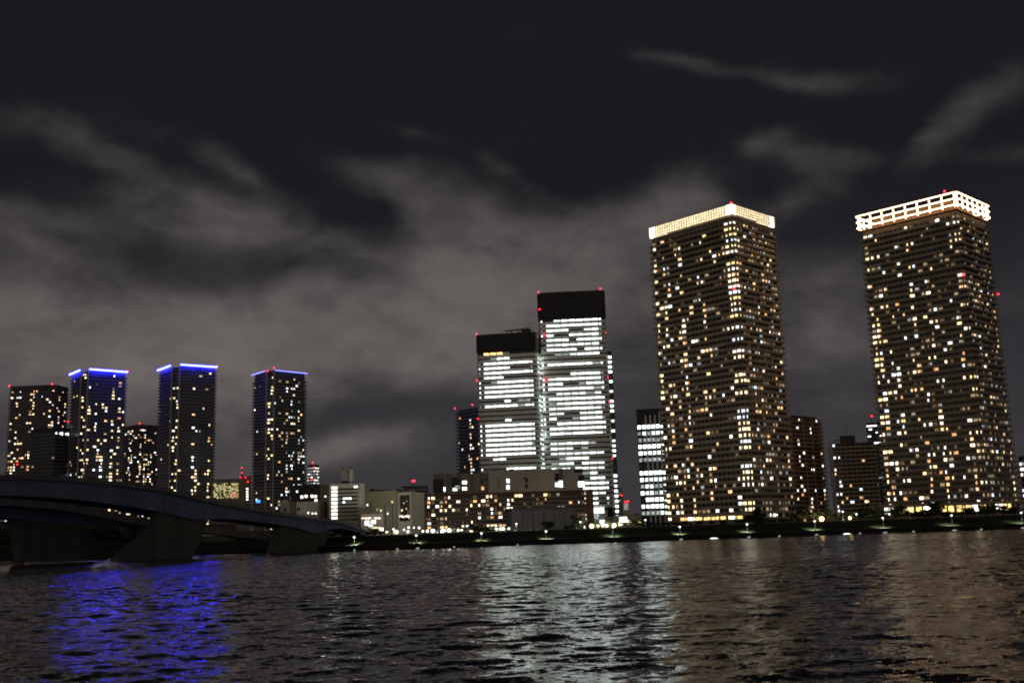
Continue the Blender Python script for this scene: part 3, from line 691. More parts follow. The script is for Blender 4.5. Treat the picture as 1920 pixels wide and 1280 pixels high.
for px, py, w, h, m in ((952.5, 901, 2.3, 3, OFF['2']), (952.5, 913, 2.3, 3, OFF['2']), (1090, 907, 4.4, 3.8, OFF['3']), (1051.5, 907, 2.6, 4.5, OFF['3']), (1044, 908, 2.4, 3.2, OFF['2'])): wpx(h1, hf, 0, px, py, w, h, m)
for px, py, w, h in ((987, 900, 2.2, 3.2), (987, 911, 2.2, 3.2), (983.5, 896, 2.8, 1.0), (935, 905, .7, 6), (1090, 896, 4.6, 4), (1084, 882.5, 6.5, 2.4), (1044, 894, 3, 5.5), (1058, 893.5, 1.6, .7), (1058, 905, 1.6, .7)): wpx(h1, hf, 0, px, py, w, h, MT['darkgrey'], 'vent')
p = MB(); a, u, n, L = edge(hf, 0); d_ = wpx(h1, hf, 0, 1051.5, 888, 2.8, 8, MT['grey'], 'door_panel')
h2, hf2, hH2 = block('hall', 'lower beige hall wing with two lit square windows left of the large hall', 'building', 815, 772, 916, 774, 889, 26, MT['concrete'])
for px, py, m in ((871, 904, E_STAIR), (871, 915.5, E_STAIR), (853, 917, OFF['2']), (858, 913, OFF['1']), (833.5, 917, OFF['3'])): wpx(h2, hf2, 0, px, py, 3.2 if px != 833.5 else 1, 2.2 if px != 833.5 else 3, m)
wpx(h2, hf2, 0, 905, 915, 1.8, 2.4, LIT['amber'])
for px, py, w, h in ((854, 904, 6, 7.5), (904, 902, 2, 2), (912, 898, 2.4, 1.2)): wpx(h2, hf2, 0, px, py, w, h, MT['darkgrey'], 'vent')
addbox(h2, 'roof_plant', 823, 842, 888, 895, 773, 8, MT['darkgrey']); addbox(h2, 'stair_tower', 812, 831, 898, 922, 768, 3.5, MT['darkgrey'])

wh, wf_, wH = block('warehouse', 'plain grey windowless shed in front of the long brown apartment block', 'shed', 959, 560, 1078, 566, 957, 18, MT['grey'])
a, u, n, L = edge(wf_, 0)
for k in range(1, 6):
    p = MB(); pp = a+u*L*k/6+n*.06; p.box((pp.x, pp.y, (wH+LAND_Z)/2), (.3, .3, wH-LAND_Z-.6), MT['darkgrey'], math.atan2(u.y, u.x)); p.build('downpipe', wh)
p = MB(); rp = inset(wf_, -.5); cc = centre(rp)
mid = [(Vector(rp[0])+Vector(rp[3]))/2, (Vector(rp[1])+Vector(rp[2]))/2]
p.face([(rp[0].x, rp[0].y, wH+.55), (rp[1].x, rp[1].y, wH+.55), (mid[1].x, mid[1].y, wH+2.0), (mid[0].x, mid[0].y, wH+2.0)], MT['grey'])
p.face([(rp[2].x, rp[2].y, wH+.55), (rp[3].x, rp[3].y, wH+.55), (mid[0].x, mid[0].y, wH+2.0), (mid[1].x, mid[1].y, wH+2.0)], MT['grey']); p.build('roof', wh)

# lit low shop building between office tower and glass tower
sh, sf, sH = block('shop_building', 'low cream building washed with white light between the tallest office and the glass tower', 'building', 1156, 640, 1206, 644, 968, 20, MT['cream'])
for px, py, w, h, m in ((1168, 972, 5, 3, E_SHOPW), (1175, 979, 5, 2.6, E_SHOPW), (1190, 980, 4.5, 2.4, E_SHOP), (1199, 979, 3, 2.4, E_SHOP), (1163, 980, 2.6, 3, E_SHOPW)): wpx(sh, sf, 0, px, py, w, h, m)
hs, hsf, hsH = block('office_block', 'pale grey distant block with a construction crane between office tower and glass tower', 'building', 1150, 980, 1168.5, 982, 915, 20, MT['concrete'])
for k in range(9): wpx(hs, hsf, 0, 1158+rnd.uniform(-5, 6), 925+k*4.4, 2.2, 1.2, OFF['1'])
p = MB(); A = at(1153, 938, 975); B = at(1168, 926, 975); p.tube(A, B, .35, MT['steel_grey']); C_ = at(1166.5, 958, 975); p.tube(C_, B+Vector((-.8, 0, -1)), .4, MT['steel_grey']); p.build('crane', hs)
red_lamp(hs, tuple(at(1165.5, 928, 974)), .9)
d5, d5f, _ = block('office_block', 'small distant block with yellowish floors and red roof lights beside the crane', 'building', 1168.5, 1300, 1179.5, 1302, 942, 16, MT['cream'])
for k in range(4): wpx(d5, d5f, 0, 1174, 945+k*3, 5.5, 1.0, OFF['1'])
red_lamp(d5, tuple(at(1173, 940, 1299)), 1.3); red_lamp(d5, tuple(at(1177.5, 939.4, 1299)), 1.3)

# stair-lit block
st, sf, sH = block('office_block', 'cream banded office block with a brightly lit zigzag stair column', 'office building', 618, 520, 683, 524, 908, 18, MT['cream'])
for k in range(9):
    y = 914+k*7.1
    wpx(st, sf, 0, 627, y, 2.7, 1.0, E_STAIR, 'stair_window')
    a, u, n, L = edge(sf, 0)
    if k < 9: link('window', pane_mesh(L*.54, .95, MT['glass']), st, (a.x+u.x*L*.54+n.x*.05-st.location.x, a.y+u.y*L*.54+n.y*.05-st.location.y, at(650, y+2.6, 522).z-LAND_Z), math.atan2(n.x, -n.y))
for px, py, w in ((667, 912, 1.6), (645, 934, .6), (650, 934, .8), (656, 934, 1.2), (645, 941, 1)): 
    o = wpx(st, sf, 0, px, py, w, .8, OFF['3']); a, u, n, L = edge(sf, 0); o.location.x += n.x*.05; o.location.y += n.y*.05
p = MB(); pp = a+u*(L-1.2)+n*.2; p.box((pp.x, pp.y, (sH+LAND_Z)/2), (2.6, .8, sH-LAND_Z+.3), MT['cream'], math.atan2(u.y, u.x)); p.build('end_pier', st)
for k in range(8): link('window', pane_mesh(.35, .7, MT['glass']), st, (a.x+u.x*(L-.8)+n.x*.65-st.location.x, a.y+u.y*(L-.8)+n.y*.65-st.location.y, at(680, 918+k*6.8, 522).z-LAND_Z), math.atan2(n.x, -n.y))
addbox(st, 'penthouse', 639, 660, 880, 909, 526, 6, MT['concrete']); addbox(st, 'penthouse', 655, 661.5, 879, 909, 525.4, 3, MT['cream'])
p = MB()
for px in (643, 658): A = at(px, 882, 527); p.tube((A.x, A.y, A.z-1), (A.x, A.y, A.z+1.6), .35, MT['darkgrey'])
p.build('roof_mast', st)
s2, s2f, _ = block('office_block', 'grey blank block wall immediately left of the lit stair column', 'building', 600, 540, 617.5, 538, 910, 16, MT['concrete'])
wpx(s2, s2f, 0, 610, 930, .8, .8, OFF['2'])
# dark block and beige huts left of it
db, dbf, _ = block('office_block', 'dark unlit block with a short row of square white windows left of the stair block', 'building', 545, 600, 602, 598, 910, 20, MT['darkgrey'])
for px, py in ((566, 931), (574, 930), (585, 930), (592, 930), (592.5, 938)): wpx(db, dbf, 0, px, py, 1.5, 1.5, LIT['white'])
wpx(db, dbf, 0, 557, 921, .9, .9, OFF['3'])
hb, hbf, _ = block('plant_room', 'beige box-shaped plant room with a dark door in front of the dark block', 'building', 556, 530, 597, 528, 942, 10, MT['beige'])
for px, py in ((578, 961), (586, 962), (592, 962)): wpx(hb, hbf, 0, px, py, .6, .6, OFF['3'])
wpx(hb, hbf, 0, 560, 954, 1.4, 1.6, MT['darkgrey'], 'door')
hb2, hbf2, _ = block('plant_room', 'narrow beige plant room beside the foot of the violet roofed tower', 'building', 525, 545, 543, 544, 942, 10, MT['beige']); wpx(hb2, hbf2, 0, 534, 955, 1.2, 1.6, MT['darkgrey'], 'vent')
# small distant tower right of the violet roofed tower
df = foot_front(574, 1500, 594, 1498, 15, 870); DH = at(585, 868, 1500).z; dfr = rounded(df, 5, 3)
dt, _, _ = tower('office_tower', 'small distant rounded tower with white floor lights right of the violet roofed tower', 'office tower', dfr, LAND_Z, DH, 4.2, 7,
    lambda i, k, j, nb, nf: rnd.choice(['coolhi', 'white', 'cool']) if rnd.random() < .5 else 'dimcool', MT['wall_dark'], MT['balc_grey'], z1=DH-2, bal=.5, wfrac=.95)
for px, py in ((586.5, 867), (589, 876), (585, 898)): red_lamp(dt, tuple(at(px, py, 1490)), 1.3)
# low dark hall with the dotted yellow wall and the red-lit mast
yh, yf, yH = block('hall', 'low dark hall with a wall of tiny yellow dot lights behind the bridge', 'building', 395, 700, 452, 702, 899, 26, MT['concrete'])
a, u, n, L = edge(yf, 0); dots = []
for k in range(11):
    for j in range(26):
        if rnd.random() < .42: continue
        px = 401+j*1.95; py = 906+k*2.6+abs(px-428)*.05
        dd = ray(px, py); t_ = a.dot(n)/Vector((dd.x, dd.y)).dot(n); P = CAM+dd*t_; dots.append((P.x+n.x*.06, P.y+n.y*.06, P.z, n, .42, .5, E_DOT, 2+rnd.random()))
put_windows(yh, dots, 100, 'dot_light')
red_lamp(yh, tuple(at(439, 928, 698)), .7)
ym, ymf, ymH = block('office_block', 'grey block with a red lit antenna mast between bridge and violet roofed tower', 'building', 452, 680, 470, 682, 893, 22, MT['concrete'])
for k in range(5): wpx(ym, ymf, 0, 463.5, 916+k*5, 1.2, 1.0, LIT['white'])
A = at(453.5, 893, 684); p = MB(); p.tube(A, A+Vector((0, 0, 6.2)), .45, MT['darkgrey'], 6, .15); p.tube(A+Vector((-.9, 0, 2)), A+Vector((.9, 0, 2)), .15, MT['darkgrey']); p.build('mast', ym)
for px, py in ((453.3, 877), (453.5, 886), (450.5, 894.5), (460.5, 894.5), (464.5, 902.5)): red_lamp(ym, tuple(at(px, py, 679)), .5)
# olive box building with glazed bright-framed end
ob, obf, obH = block('office_block', 'blank olive green box building right of the stair block', 'building', 684, 535, 745, 530, 922, 20, MT['olive'])
addbox(ob, 'roof_plant', 704, 715, 918, 922, 540, 4, MT['darkgrey']); addbox(ob, 'roof_plant', 717, 732, 919, 922, 540, 4, MT['darkgrey'])
p = MB()
for px in (694, 706, 721, 727, 733): A = at(px, 922, 538); p.tube(A, A+Vector((0, 0, 2.4)), .09, MT['darkgrey'], 5)
p.build('roof_mast', ob)
oc, ocf, ocH = block('office_block', 'cream framed building with one large dark glass wall beside the olive box', 'building', 745.5, 528, 771, 526, 924, 18, MT['cream'])
wpx(oc, ocf, 0, 759, 952, 5.2, 12.5, MT['glass'], 'glass_wall')
for k in range(14):
    o = wpx(oc, ocf, 0, rnd.uniform(750, 767), rnd.uniform(938, 973), .5, .5, LIT[rnd.choice(['white', 'dimcool', 'warm'])]); o.location.y -= .06
for px in (750, 754, 759, 763, 767): wpx(oc, ocf, 0, px, 967.5, .8, .7, LIT['white']).location.y -= .07
# far apartments with the red beacon and bluish shop lights below
fa2 = foot_front(753, 900, 806, 905, 20, 910); FH = at(780, 909, 902).z
far, _, _ = tower('apartment_block', 'dark distant apartment block with a red roof beacon behind the cream framed building', 'apartment block', fa2, LAND_Z, FH, 3.1, 3.0,
    lit_left(.10, {(0, 4), (0, 5)}, ()), MT['wall_dark'], MT['balc_grey'], z1=FH-.5)
A = at(774.5, 901, 900); p = MB(); p.tube(A+Vector((0, 3, -4)), A+Vector((0, 3, 0)), .4, MT['darkgrey']); p.ball(A+Vector((0, 3, 0)), 1.7, E_RED, 9, 5, .5); p.build('aviation_light', far)
gs, gsf, _ = block('shop_building', 'small storefront with orange and blue lit signs between cream framed building and long apartments', 'building', 771, 640, 794, 642, 946, 14, MT['grey'])
for px, py, w, h, m in ((774, 954, 1.8, 2, LIT['amber']), (774, 959, 1.8, 1, LIT['warmhi']), (786, 948.5, 3.6, .9, OFF['2']), (786, 954, 3.4, 1.2, E_BLUSIGN), (784, 962, 3, .8, OFF['1'])): wpx(gs, gsf, 0, px, py, w, h, m, 'sign')
ls, lsf, _ = block('shop_building', 'low grey building with bright shop lights at the end of the bridge', 'building', 677, 500, 719, 503, 965, 12, MT['concrete'])
for px, py, w, h, m in ((688, 980, 1.8, 2, E_PINK), (700, 978, 2.2, 1.4, E_SHOPW), (705, 990, 4, 1.2, E_DOT), (712, 992, 3.4, 1.4, E_SHOPW), (695, 985, 2, .9, OFF['2'])): wpx(ls, lsf, 0, px, py, w, h, m)

# roof units, pipes and small lights on the low buildings
for r_, f_, h_, n_ in ((st, sf, sH, 3), (ob, obf, obH, 4), (oc, ocf, ocH, 2), (h1, hf, hH, 6), (h2, hf2, hH2, 4), (hs, hsf, hsH, 2), (sh, sf, at(1181, 968, 642).z, 4)):
    a, u, n, L = edge(f_, 0)
    if r_ is sh: a, u, n, L = edge(foot_front(1156, 640, 1206, 644, 20), 0)
    for k in range(n_):
        q_ = a+u*L*(k+rnd.uniform(.3, .7))/n_-n*rnd.uniform(3, 6); hh = rnd.uniform(.9, 2.0)
        p = MB(); p.box((q_.x, q_.y, h_+hh/2), (rnd.uniform(1.6, 4), 2, hh), MT[rnd.choice(['darkgrey', 'grey', 'concrete'])], math.atan2(u.y, u.x)); p.build('roof_unit', r_)
for r_, f_, zs, m in ((ob, obf, 20, 'darkgrey'), (s2, s2f, 20, 'darkgrey'), (hb, hbf, 8, 'grey')):
    a, u, n, L = edge(f_, 0)
    for k in (.2, .63, .86): p = MB(); q_ = a+u*L*k+n*.12; p.tube((q_.x, q_.y, LAND_Z), (q_.x, q_.y, LAND_Z+zs*.75), .14, MT[m], 6); p.build('downpipe', r_)
for k in range(9): wpx(ob, obf, 0, rnd.uniform(688, 742), rnd.uniform(940, 985), .7, .9, LIT[rnd.choice(['white', 'dim', 'warm', 'dimcool'])])
for k in range(6): wpx(ls, lsf, 0, 680+k*6.2, 971, 1.1, .7, LIT[rnd.choice(['white', 'dim', 'dimcool', 'warm'])])
for k in range(8): wpx(wh, wf_, 0, 966+k*14, 994, .8, .8, LIT[rnd.choice(['dim', 'dimcool', 'faint'])])

# ------------------------------------------------------------------ bridge
PA = Vector((-112, 340)); PD = Vector((.327, .946)).normalized(); PN = Vector((PD.y, -PD.x))
def t_of(px, off=0):
    o_ = PA-PN*off; d = ray(px, hor(px)); k = d.x/d.y
    return (k*o_.y-o_.x)/(PD.x-k*PD.y)
def curve(pts, off):
    out = []
    for px, py in pts:
        t_ = t_of(px, off); P = PA-PN*off+PD*t_; out.append((t_, at(px, py, P.y).z))
    out.sort(); return out
def interp(c, t_):
    if t_ <= c[0][0]: return c[0][1]
    for (a0, z0), (a1, z1) in zip(c, c[1:]):
        if t_ <= a1: s = (t_-a0)/(a1-a0); return z0+(z1-z0)*s
    return c[-1][1]
def smooth(c, t_, w=5): return sum(interp(c, t_+d) for d in (-w, -w/2, 0, w/2, w))/5
def deck(root, off, top, bot, width, t0, t1, pname, fascia=None):
    st_ = [t0+(t1-t0)*k/70 for k in range(71)]; o_ = PA-PN*off
    def sweep(name, sec, m, cut=None):
        p = MB(); n = len(sec(0, 0)); i = p.midx(m)
        for k, t_ in enumerate(st_):
            zt, zb_ = smooth(top, t_), min(interp(bot, t_), smooth(top, t_)-1.6); P = o_+PD*t_
            for d_, z_ in sec(zt, zb_): p.v.append((P.x-PN.x*d_, P.y-PN.y*d_, z_))
        for k in range(70):
            for j in range(n): j2 = (j+1) % n; p.f.append((k*n+j, (k+1)*n+j, (k+1)*n+j2, k*n+j2)); p.mi.append(i)
        p.f.append(tuple(range(n))); p.mi.append(i); p.f.append(tuple(reversed([70*n+j for j in range(n)]))); p.mi.append(i)
        return p.build(name, root)
    sweep('girder', lambda zt, zb_: [(.9, zt-1.75), (width-.9, zt-1.75), (width-.9-(0), zb_), (.9, zb_)], MT['steel_blue'])
    sweep('deck', lambda zt, zb_: [(.1, zt-1.7), (.1, zt-1.15), (width-.1, zt-1.15), (width-.1, zt-1.7)], MT['concrete'])
    sweep('kerb', lambda zt, zb_: [(0, zt-1.72), (0, zt-.62), (.3, zt-.62), (.3, zt-1.72)], MT['steel_grey'])
    sweep('kerb', lambda zt, zb_: [(width-.3, zt-1.72), (width-.3, zt-.62), (width, zt-.62), (width, zt-1.72)], MT['steel_grey'])
    if fascia: sweep('parapet_wall', lambda zt, zb_: [(-.3, zt-2.6), (-.3, zt-.1), (0, zt-.1), (0, zt-2.6)], MT['pale_conc'])
    for dd in (.12, width-.12):
        p = MB()
        for k in range(int((t1-t0)/2.5)):
            t_ = t0+k*2.5; zt = smooth(top, t_); P = o_+PD*t_-PN*dd; p.box((P.x, P.y, zt-.3), (.12, .12, .64), MT['steel_grey'])
            t2_ = t_+2.5; z2 = smooth(top, t2_); P2 = o_+PD*t2_-PN*dd
            for h in (0, -.28): p.tube((P.x, P.y, zt+h), (P2.x, P2.y, z2+h), .05, MT['steel_grey'], 4)
        p.build('railing', root)
    for k in range(1, 12):   # web stiffener seams on the girder side
        t_ = t0+(t1-t0)*k/12; zt, zb_ = smooth(top, t_), interp(bot, t_); P = o_+PD*t_-PN*.82
        if zt-zb_ < 3: continue
        p = MB(); p.box((P.x, P.y, (zt-1.8+zb_+.2)/2), (.3, .22, zt-2-zb_), MT['steel_blue'], math.atan2(PD.y, PD.x)); p.build('stiffener', root)
top1 = curve([(-250, 884), (-100, 884), (0, 886), (60, 887), (153, 893), (230, 901), (306, 912), (416, 938), (520, 957), (600, 967), (645, 975), (680, 988), (700, 998)], 0)
bot1 = curve([(-250, 950), (-100, 930), (0, 928), (80, 931), (153, 936.5), (262, 951), (330, 965), (372, 974.5), (400, 973), (430, 972), (491, 978), (556, 988), (597, 1000), (622, 992), (645, 990), (672, 996), (700, 1006)], 0)
bz = PA+PD*20
b1 = thing('bridge', 'blue steel girder road bridge sweeping down to the far bank at the left', 'bridge', (bz.x, bz.y, 0))
deck(b1, 0, top1, bot1, 13, t_of(-230), t_of(699), 'near')
top2 = curve([(-250, 920), (0, 930), (80, 936), (150, 946), (256, 969), (330, 978), (393, 986), (500, 1001), (560, 1006)], 24)
bot2 = curve([(-250, 966), (0, 968), (60, 974), (130, 984), (200, 984), (256, 985), (330, 989), (393, 996), (500, 1007), (560, 1012)], 24)
b2 = thing('bridge', 'second lower bridge deck running behind and beneath the blue girder bridge', 'bridge', (bz.x-PN.x*24, bz.y-PN.y*24, 0))
deck(b2, 24, top2, bot2, 10, t_of(-230, 24), t_of(560, 24), 'far', True)
def pier(root, off, pts, th, m=MT['pier']):
    o_ = PA-PN*off; a_ = []
    for px, py in pts:
        t_ = t_of(px, off); P = o_+PD*t_; a_.append((P, at(px, py, P.y).z))
    p = MB(); n = len(a_); i = p.midx(m)
    for dd in (0, th):
        for P, z_ in a_: p.v.append((P.x-PN.x*dd, P.y-PN.y*dd, z_))
    for k in range(n): k2 = (k+1) % n; p.f.append((k, k2, n+k2, n+k)); p.mi.append(i)
    p.f.append(tuple(reversed(range(n)))); p.mi.append(i); p.f.append(tuple(range(n, 2*n))); p.mi.append(i)
    return p.build('pier', root)
pier(b1, 2.0, [(214, 1052), (361, 1047), (391, 972), (372, 973.5), (330, 964), (293, 956), (288, 984)], 2.2)
pier(b1, 2.0, [(512, 1036), (604, 1034), (618, 997), (598, 999), (560, 988), (530, 984)], 3)
pier(b2, 25.0, [(42, 1052), (203, 1050), (150, 972), (128, 982), (60, 972), (22, 966)], 3)
p = MB(); A = at(20, 1052, 318); p.box((A.x-6, A.y, .55), (18, 8, 1.3), MT['pale_conc'], math.atan2(PD.y, PD.x)); p.build('pier_footing', b2)
# abutment
ab = thing('abutment', 'dark concrete abutment carrying the end of the bridge on the far bank', 'abutment', tuple((PA+PD*150).to_3d()))
p = MB(); t_ = t_of(688); P = PA+PD*t_-PN*6.5; p.box((P.x+PD.x*9, P.y+PD.y*9, 3.2), (18, 12.5, 6.0), MT['pier'], math.atan2(PD.y, PD.x)); p.build('wall', ab)
for dd in (-6.6, 6.6): p = MB(); p.box((P.x+PD.x*12-PN.x*dd, P.y+PD.y*12-PN.y*dd, 4.0), (22, .6, 7), MT['pier'], math.atan2(PD.y, PD.x)); p.build('wing_wall', ab)

# ------------------------------------------------------------------ dark far bank seen under the bridge
for px0, px1, Y, yt, lab, m in ((-60, 120, 560, 978, 'long unlit dark shed on the far bank under the left end of the bridge', 'darkgrey'), (132, 262, 545, 985, 'unlit dark shed seen between the two bridge piers', 'darkgrey'),
                                (275, 420, 530, 986, 'unlit dark shed behind the right hand bridge pier', 'darkgrey'), (425, 600, 512, 996, 'low unlit dark shed behind the last bridge pier', 'darkgrey')):
    r_, f_, h_ = block('shed', lab, 'shed', px0, Y, px1, Y-6, yt, 14, MT[m]); a, u, n, L = edge(f_, 0); k_ = int(L/6)
    for k in range(k_): link('shutter', pane_mesh(4.2, max(2.5, (h_-LAND_Z)*.6), MT['black_panel']), r_, (a.x+u.x*L*(k+.5)/k_+n.x*.05-r_.location.x, a.y+u.y*L*(k+.5)/k_+n.y*.05-r_.location.y, (h_-LAND_Z)*.36), math.atan2(n.x, -n.y))
r_, f_, h_ = block('boathouse', 'low pale roofed hut on the far bank under the middle of the bridge', 'hut', 384, 492, 432, 490, 1006, 6, MT['pier'])
p = MB(); rp = inset(f_, -.6); p.prism(rp, h_+.52, h_+1.2, MT['pale_conc']); p.build('roof', r_)

# ------------------------------------------------------------------ cars on the bridge
def make_car(label, loc, rz, paint, head=True):
    r = thing('car', label, 'car', loc, 'cars crossing the bridge', rz)
    q = MB(); prof = [(-2.1, .35), (2.15, .35), (2.15, .8), (1.2, .95), (.55, 1.42), (-1.1, 1.45), (-1.75, 1.0), (-2.15, .9)]
    for y in (-.85, .85): q.v += [(x, y*(.86 if z > 1.2 else 1), z) for x, z in prof]
    n = len(prof); i = q.midx(paint); q.f.append(tuple(range(n))); q.mi.append(i); q.f.append(tuple(reversed(range(n, 2*n)))); q.mi.append(i)
    for k in range(n): k2 = (k+1) % n; q.f.append((k2, k, n+k, n+k2)); q.mi.append(i)
    link('body', q.mesh('body'), r)
    for x in (-1.35, 1.35):
        for y in (-.8, .8): q = MB(); q.tube((0, -.1, 0), (0, .1, 0), .33, MT['rubber'], 12); link('wheel', q.mesh('wheel'), r, (x, y, .33))
    for y in (-.87, .87): q = MB(); q.face([(-1.3, y, 1.0), (.75, y, 1.0), (.4, y*.93, 1.36), (-1.0, y*.93, 1.36)], MT['glass']); link('side_window', q.mesh('side_window'), r)
    q = MB(); q.face([(1.2, -.7, .97), (1.2, .7, .97), (.6, .62, 1.4), (.6, -.62, 1.4)], MT['glass']); o = link('windscreen', q.mesh('windscreen'), r); o.location.x = .03
    for y in (-.6, .6):
        q = MB(); q.box((2.16, y, .68), (.08, .3, .16), E_LAMP); link('headlight', q.mesh('headlight'), r)
        q = MB(); q.box((-2.14, y, .8), (.08, .3, .16), LIT['red']); link('tail_light', q.mesh('tail_light'), r)
    return r
for px, lab, pt in ((130, 'silver car on the bridge crest above the water', MT['car_paint']), (190, 'dark car on the bridge, following down from the crest', MT['car_dark']), (548, 'pale car driving down the lower end of the bridge', MT['white_metal'])):
    t_ = t_of(px); P = PA+PD*t_-PN*4; make_car(lab, (P.x, P.y, smooth(top1, t_)-1.14), math.atan2(-PD.y, -PD.x), pt)
t_ = t_of(486); P = PA+PD*t_-PN*.6; z = smooth(top1, t_)
sg = thing('road_sign', 'small blue lit road sign standing on the bridge edge', 'road sign', (P.x, P.y, z-1.1))
p = MB(); p.tube((P.x, P.y, z-1.1), (P.x, P.y, z+2.4), .07, MT['steel_grey']); p.build('pole', sg)
p = MB(); p.box((P.x, P.y-.12, z+2.2), (1.5, .1, .9), E_BLUSIGN); p.build('panel', sg)

# ------------------------------------------------------------------ lamps
def lamp_post(label, P, h, group, power=0, m=E_LAMP, col=(.93, 1, .88), hood=.55, tilt=True):
    r = thing('park_lamp' if 'park' in group else 'street_lamp', label, 'lamp post', tuple(P), group)
    p = MB(); p.tube((0, 0, -.3), (0, 0, h-.35), .11, MT['white_metal'], 7, .07); p.tube((0, 0, -.3), (0, 0, .35), .2, MT['steel_grey'], 7); link('pole', p.mesh('pole'), r)
    p = MB(); p.tube((0, 0, h+.12), (0, 0, h+.26), hood, MT['steel_grey'], 10, hood*.35); link('hood', p.mesh('hood'), r)
    p = MB(); p.tube((0, 0, h-.42), (0, 0, h+.1), hood*.45, m, 9, hood*.75); link('lantern', p.mesh('lantern'), r)
    if power:
        l = bpy.data.lights.new('lamp_glow', 'SPOT'); l.energy = power; l.color = col; l.shadow_soft_size = .25; l.spot_size = R(105); l.spot_blend = .8
        o = bpy.data.objects.new('lamp_glow', l); COL.objects.link(o); o.parent = r; o.location = (0, .1, h-.55); o.rotation_euler = (R(34), 0, 0)
    return r
LOW = [(664, 1006, 'below the bridge end'), (780.6, 1003, 'below the cream framed building'), (902.7, 1000, 'below the long apartment block'), (1024, 996, 'below the grey shed'),
       (1149.6, 987, 'below the tallest office tower'), (1274.7, 986.5, 'below the left end of the podium'), (1401, 981.7, 'below the right end of the podium'), (1528, 976, 'beside the orange floodlight'),
       (1656, 970, 'below the left edge of the ring-crowned tower'), (1785, 965, 'below the middle of the ring-crowned tower'), (1916, 960, 'at the right edge of the picture')]
for px, py, w in LOW:
    P = at_shore(px, 6.2, 2.1); h = at(px, py, P.y).z-2.1
    lamp_post('white park lamp at the water promenade '+w, P, max(3.2, h), 'park lamps along the promenade', 8500)
UP = [(968.8, 983.6, 'in front of the grey shed'), (1089, 979.7, 'right of the grey shed'), (1211, 974, 'in front of the glass tower'), (1458, 964, 'right of the podium'),
      (1582, 958, 'in front of the brown apartment slab'), (1707, 953, 'left of centre before the ring-crowned tower'), (1834, 949, 'right of centre before the ring-crowned tower')]
for px, py, w in UP:
    P = at_shore(px, 35, 5.62); h = at(px, py, P.y).z-5.62
    lamp_post('slender park lamp on top of the bank '+w, P, max(3.2, h), 'park lamps on the bank top', 2500)
def globe(label, px, py, off, r_, m, power, col, group='street lights behind the bank', name='street_lamp'):
    P = at_shore(px, off, LAND_Z if off > 55 else bank_z(off)); z = at(px, py, P.y).z
    h = max(1.2, z-P.z); r = thing(name, label, 'street light', tuple(P), group)
    p = MB(); p.tube((0, 0, -.3), (0, 0, h-r_*.7), .09, MT['steel_grey'], 6); link('pole', p.mesh('pole'), r)
    p = MB(); p.ball((0, 0, h), r_, m); link('globe', p.mesh('globe'), r)
    p = MB(); p.tube((0, 0, h-r_*1.0), (0, 0, h-r_*.75), r_*.45, MT['steel_grey'], 8); link('collar', p.mesh('collar'), r)
    if power:
        l = bpy.data.lights.new('globe_glow', 'SPOT'); l.energy = power; l.color = col; l.shadow_soft_size = r_; l.spot_size = R(150); l.spot_blend = .5
        o = bpy.data.objects.new('globe_glow', l); COL.objects.link(o); o.parent = r; o.location = (0, r_*1.5, h); o.rotation_euler = (R(78), 0, 0)
GL = [(743.5, 1002, .85, E_LAMPW, 'large warm globe light nearest the bridge end'), (765, 1003.5, .6, E_LAMP, 'white globe light low beside the bank, right of the large warm one'), (801.5, 1001, .65, E_LAMP, 'white globe light just left of the pinkish light'),
      (812, 1003, .95, E_PINK, 'large pinkish globe light below the long apartment block'), (830, 999, .65, E_LAMPW, 'upper warm globe light right of the pinkish light'), (834.5, 1001.5, .55, E_LAMP, 'lower white globe light right of the pinkish light'),
      (842.5, 1002.5, .9, E_LAMPW, 'large warm globe light below the long apartment block'), (859.5, 1000, .6, E_LAMP, 'white globe light right of the large warm lights'), (866, 999, .4, E_LAMPW, 'tiny warm globe light right of the large warm lights'),
      (931, 997, .55, E_LAMP, 'leftmost of four white lights left of the grey shed'), (938.5, 997, .6, E_LAMPW, 'second of four white lights left of the grey shed'), (944, 995, .7, E_LAMP, 'third and brightest of four lights left of the grey shed'), (954.5, 996, .55, E_LAMP, 'rightmost of four white lights left of the grey shed'),
      (786, 989, .55, E_LAMP, 'tall white street light before the blue signed storefront'), (776.5, 988.5, .35, E_LAMP, 'small street light left of the blue signed storefront'), (766.5, 988.5, .5, E_LAMP, 'street light before the cream framed building'),
      (757.7, 992.5, .4, E_LAMPW, 'small warm street light before the glass wall'), (738, 991.5, .45, E_LAMP, 'street light before the olive box building'), (793, 1003, .45, E_LAMPW, 'small warm light between the white lights below the apartments'), (725, 997, .4, E_LAMPW, 'small warm light among the lit shrubs at the bridge end')]
for px, py, r_, m, lab in GL: globe(lab, px, py, 62 if py < 994 else 40, r_*.85, m, 6500*r_*r_, (1, .93, .8))
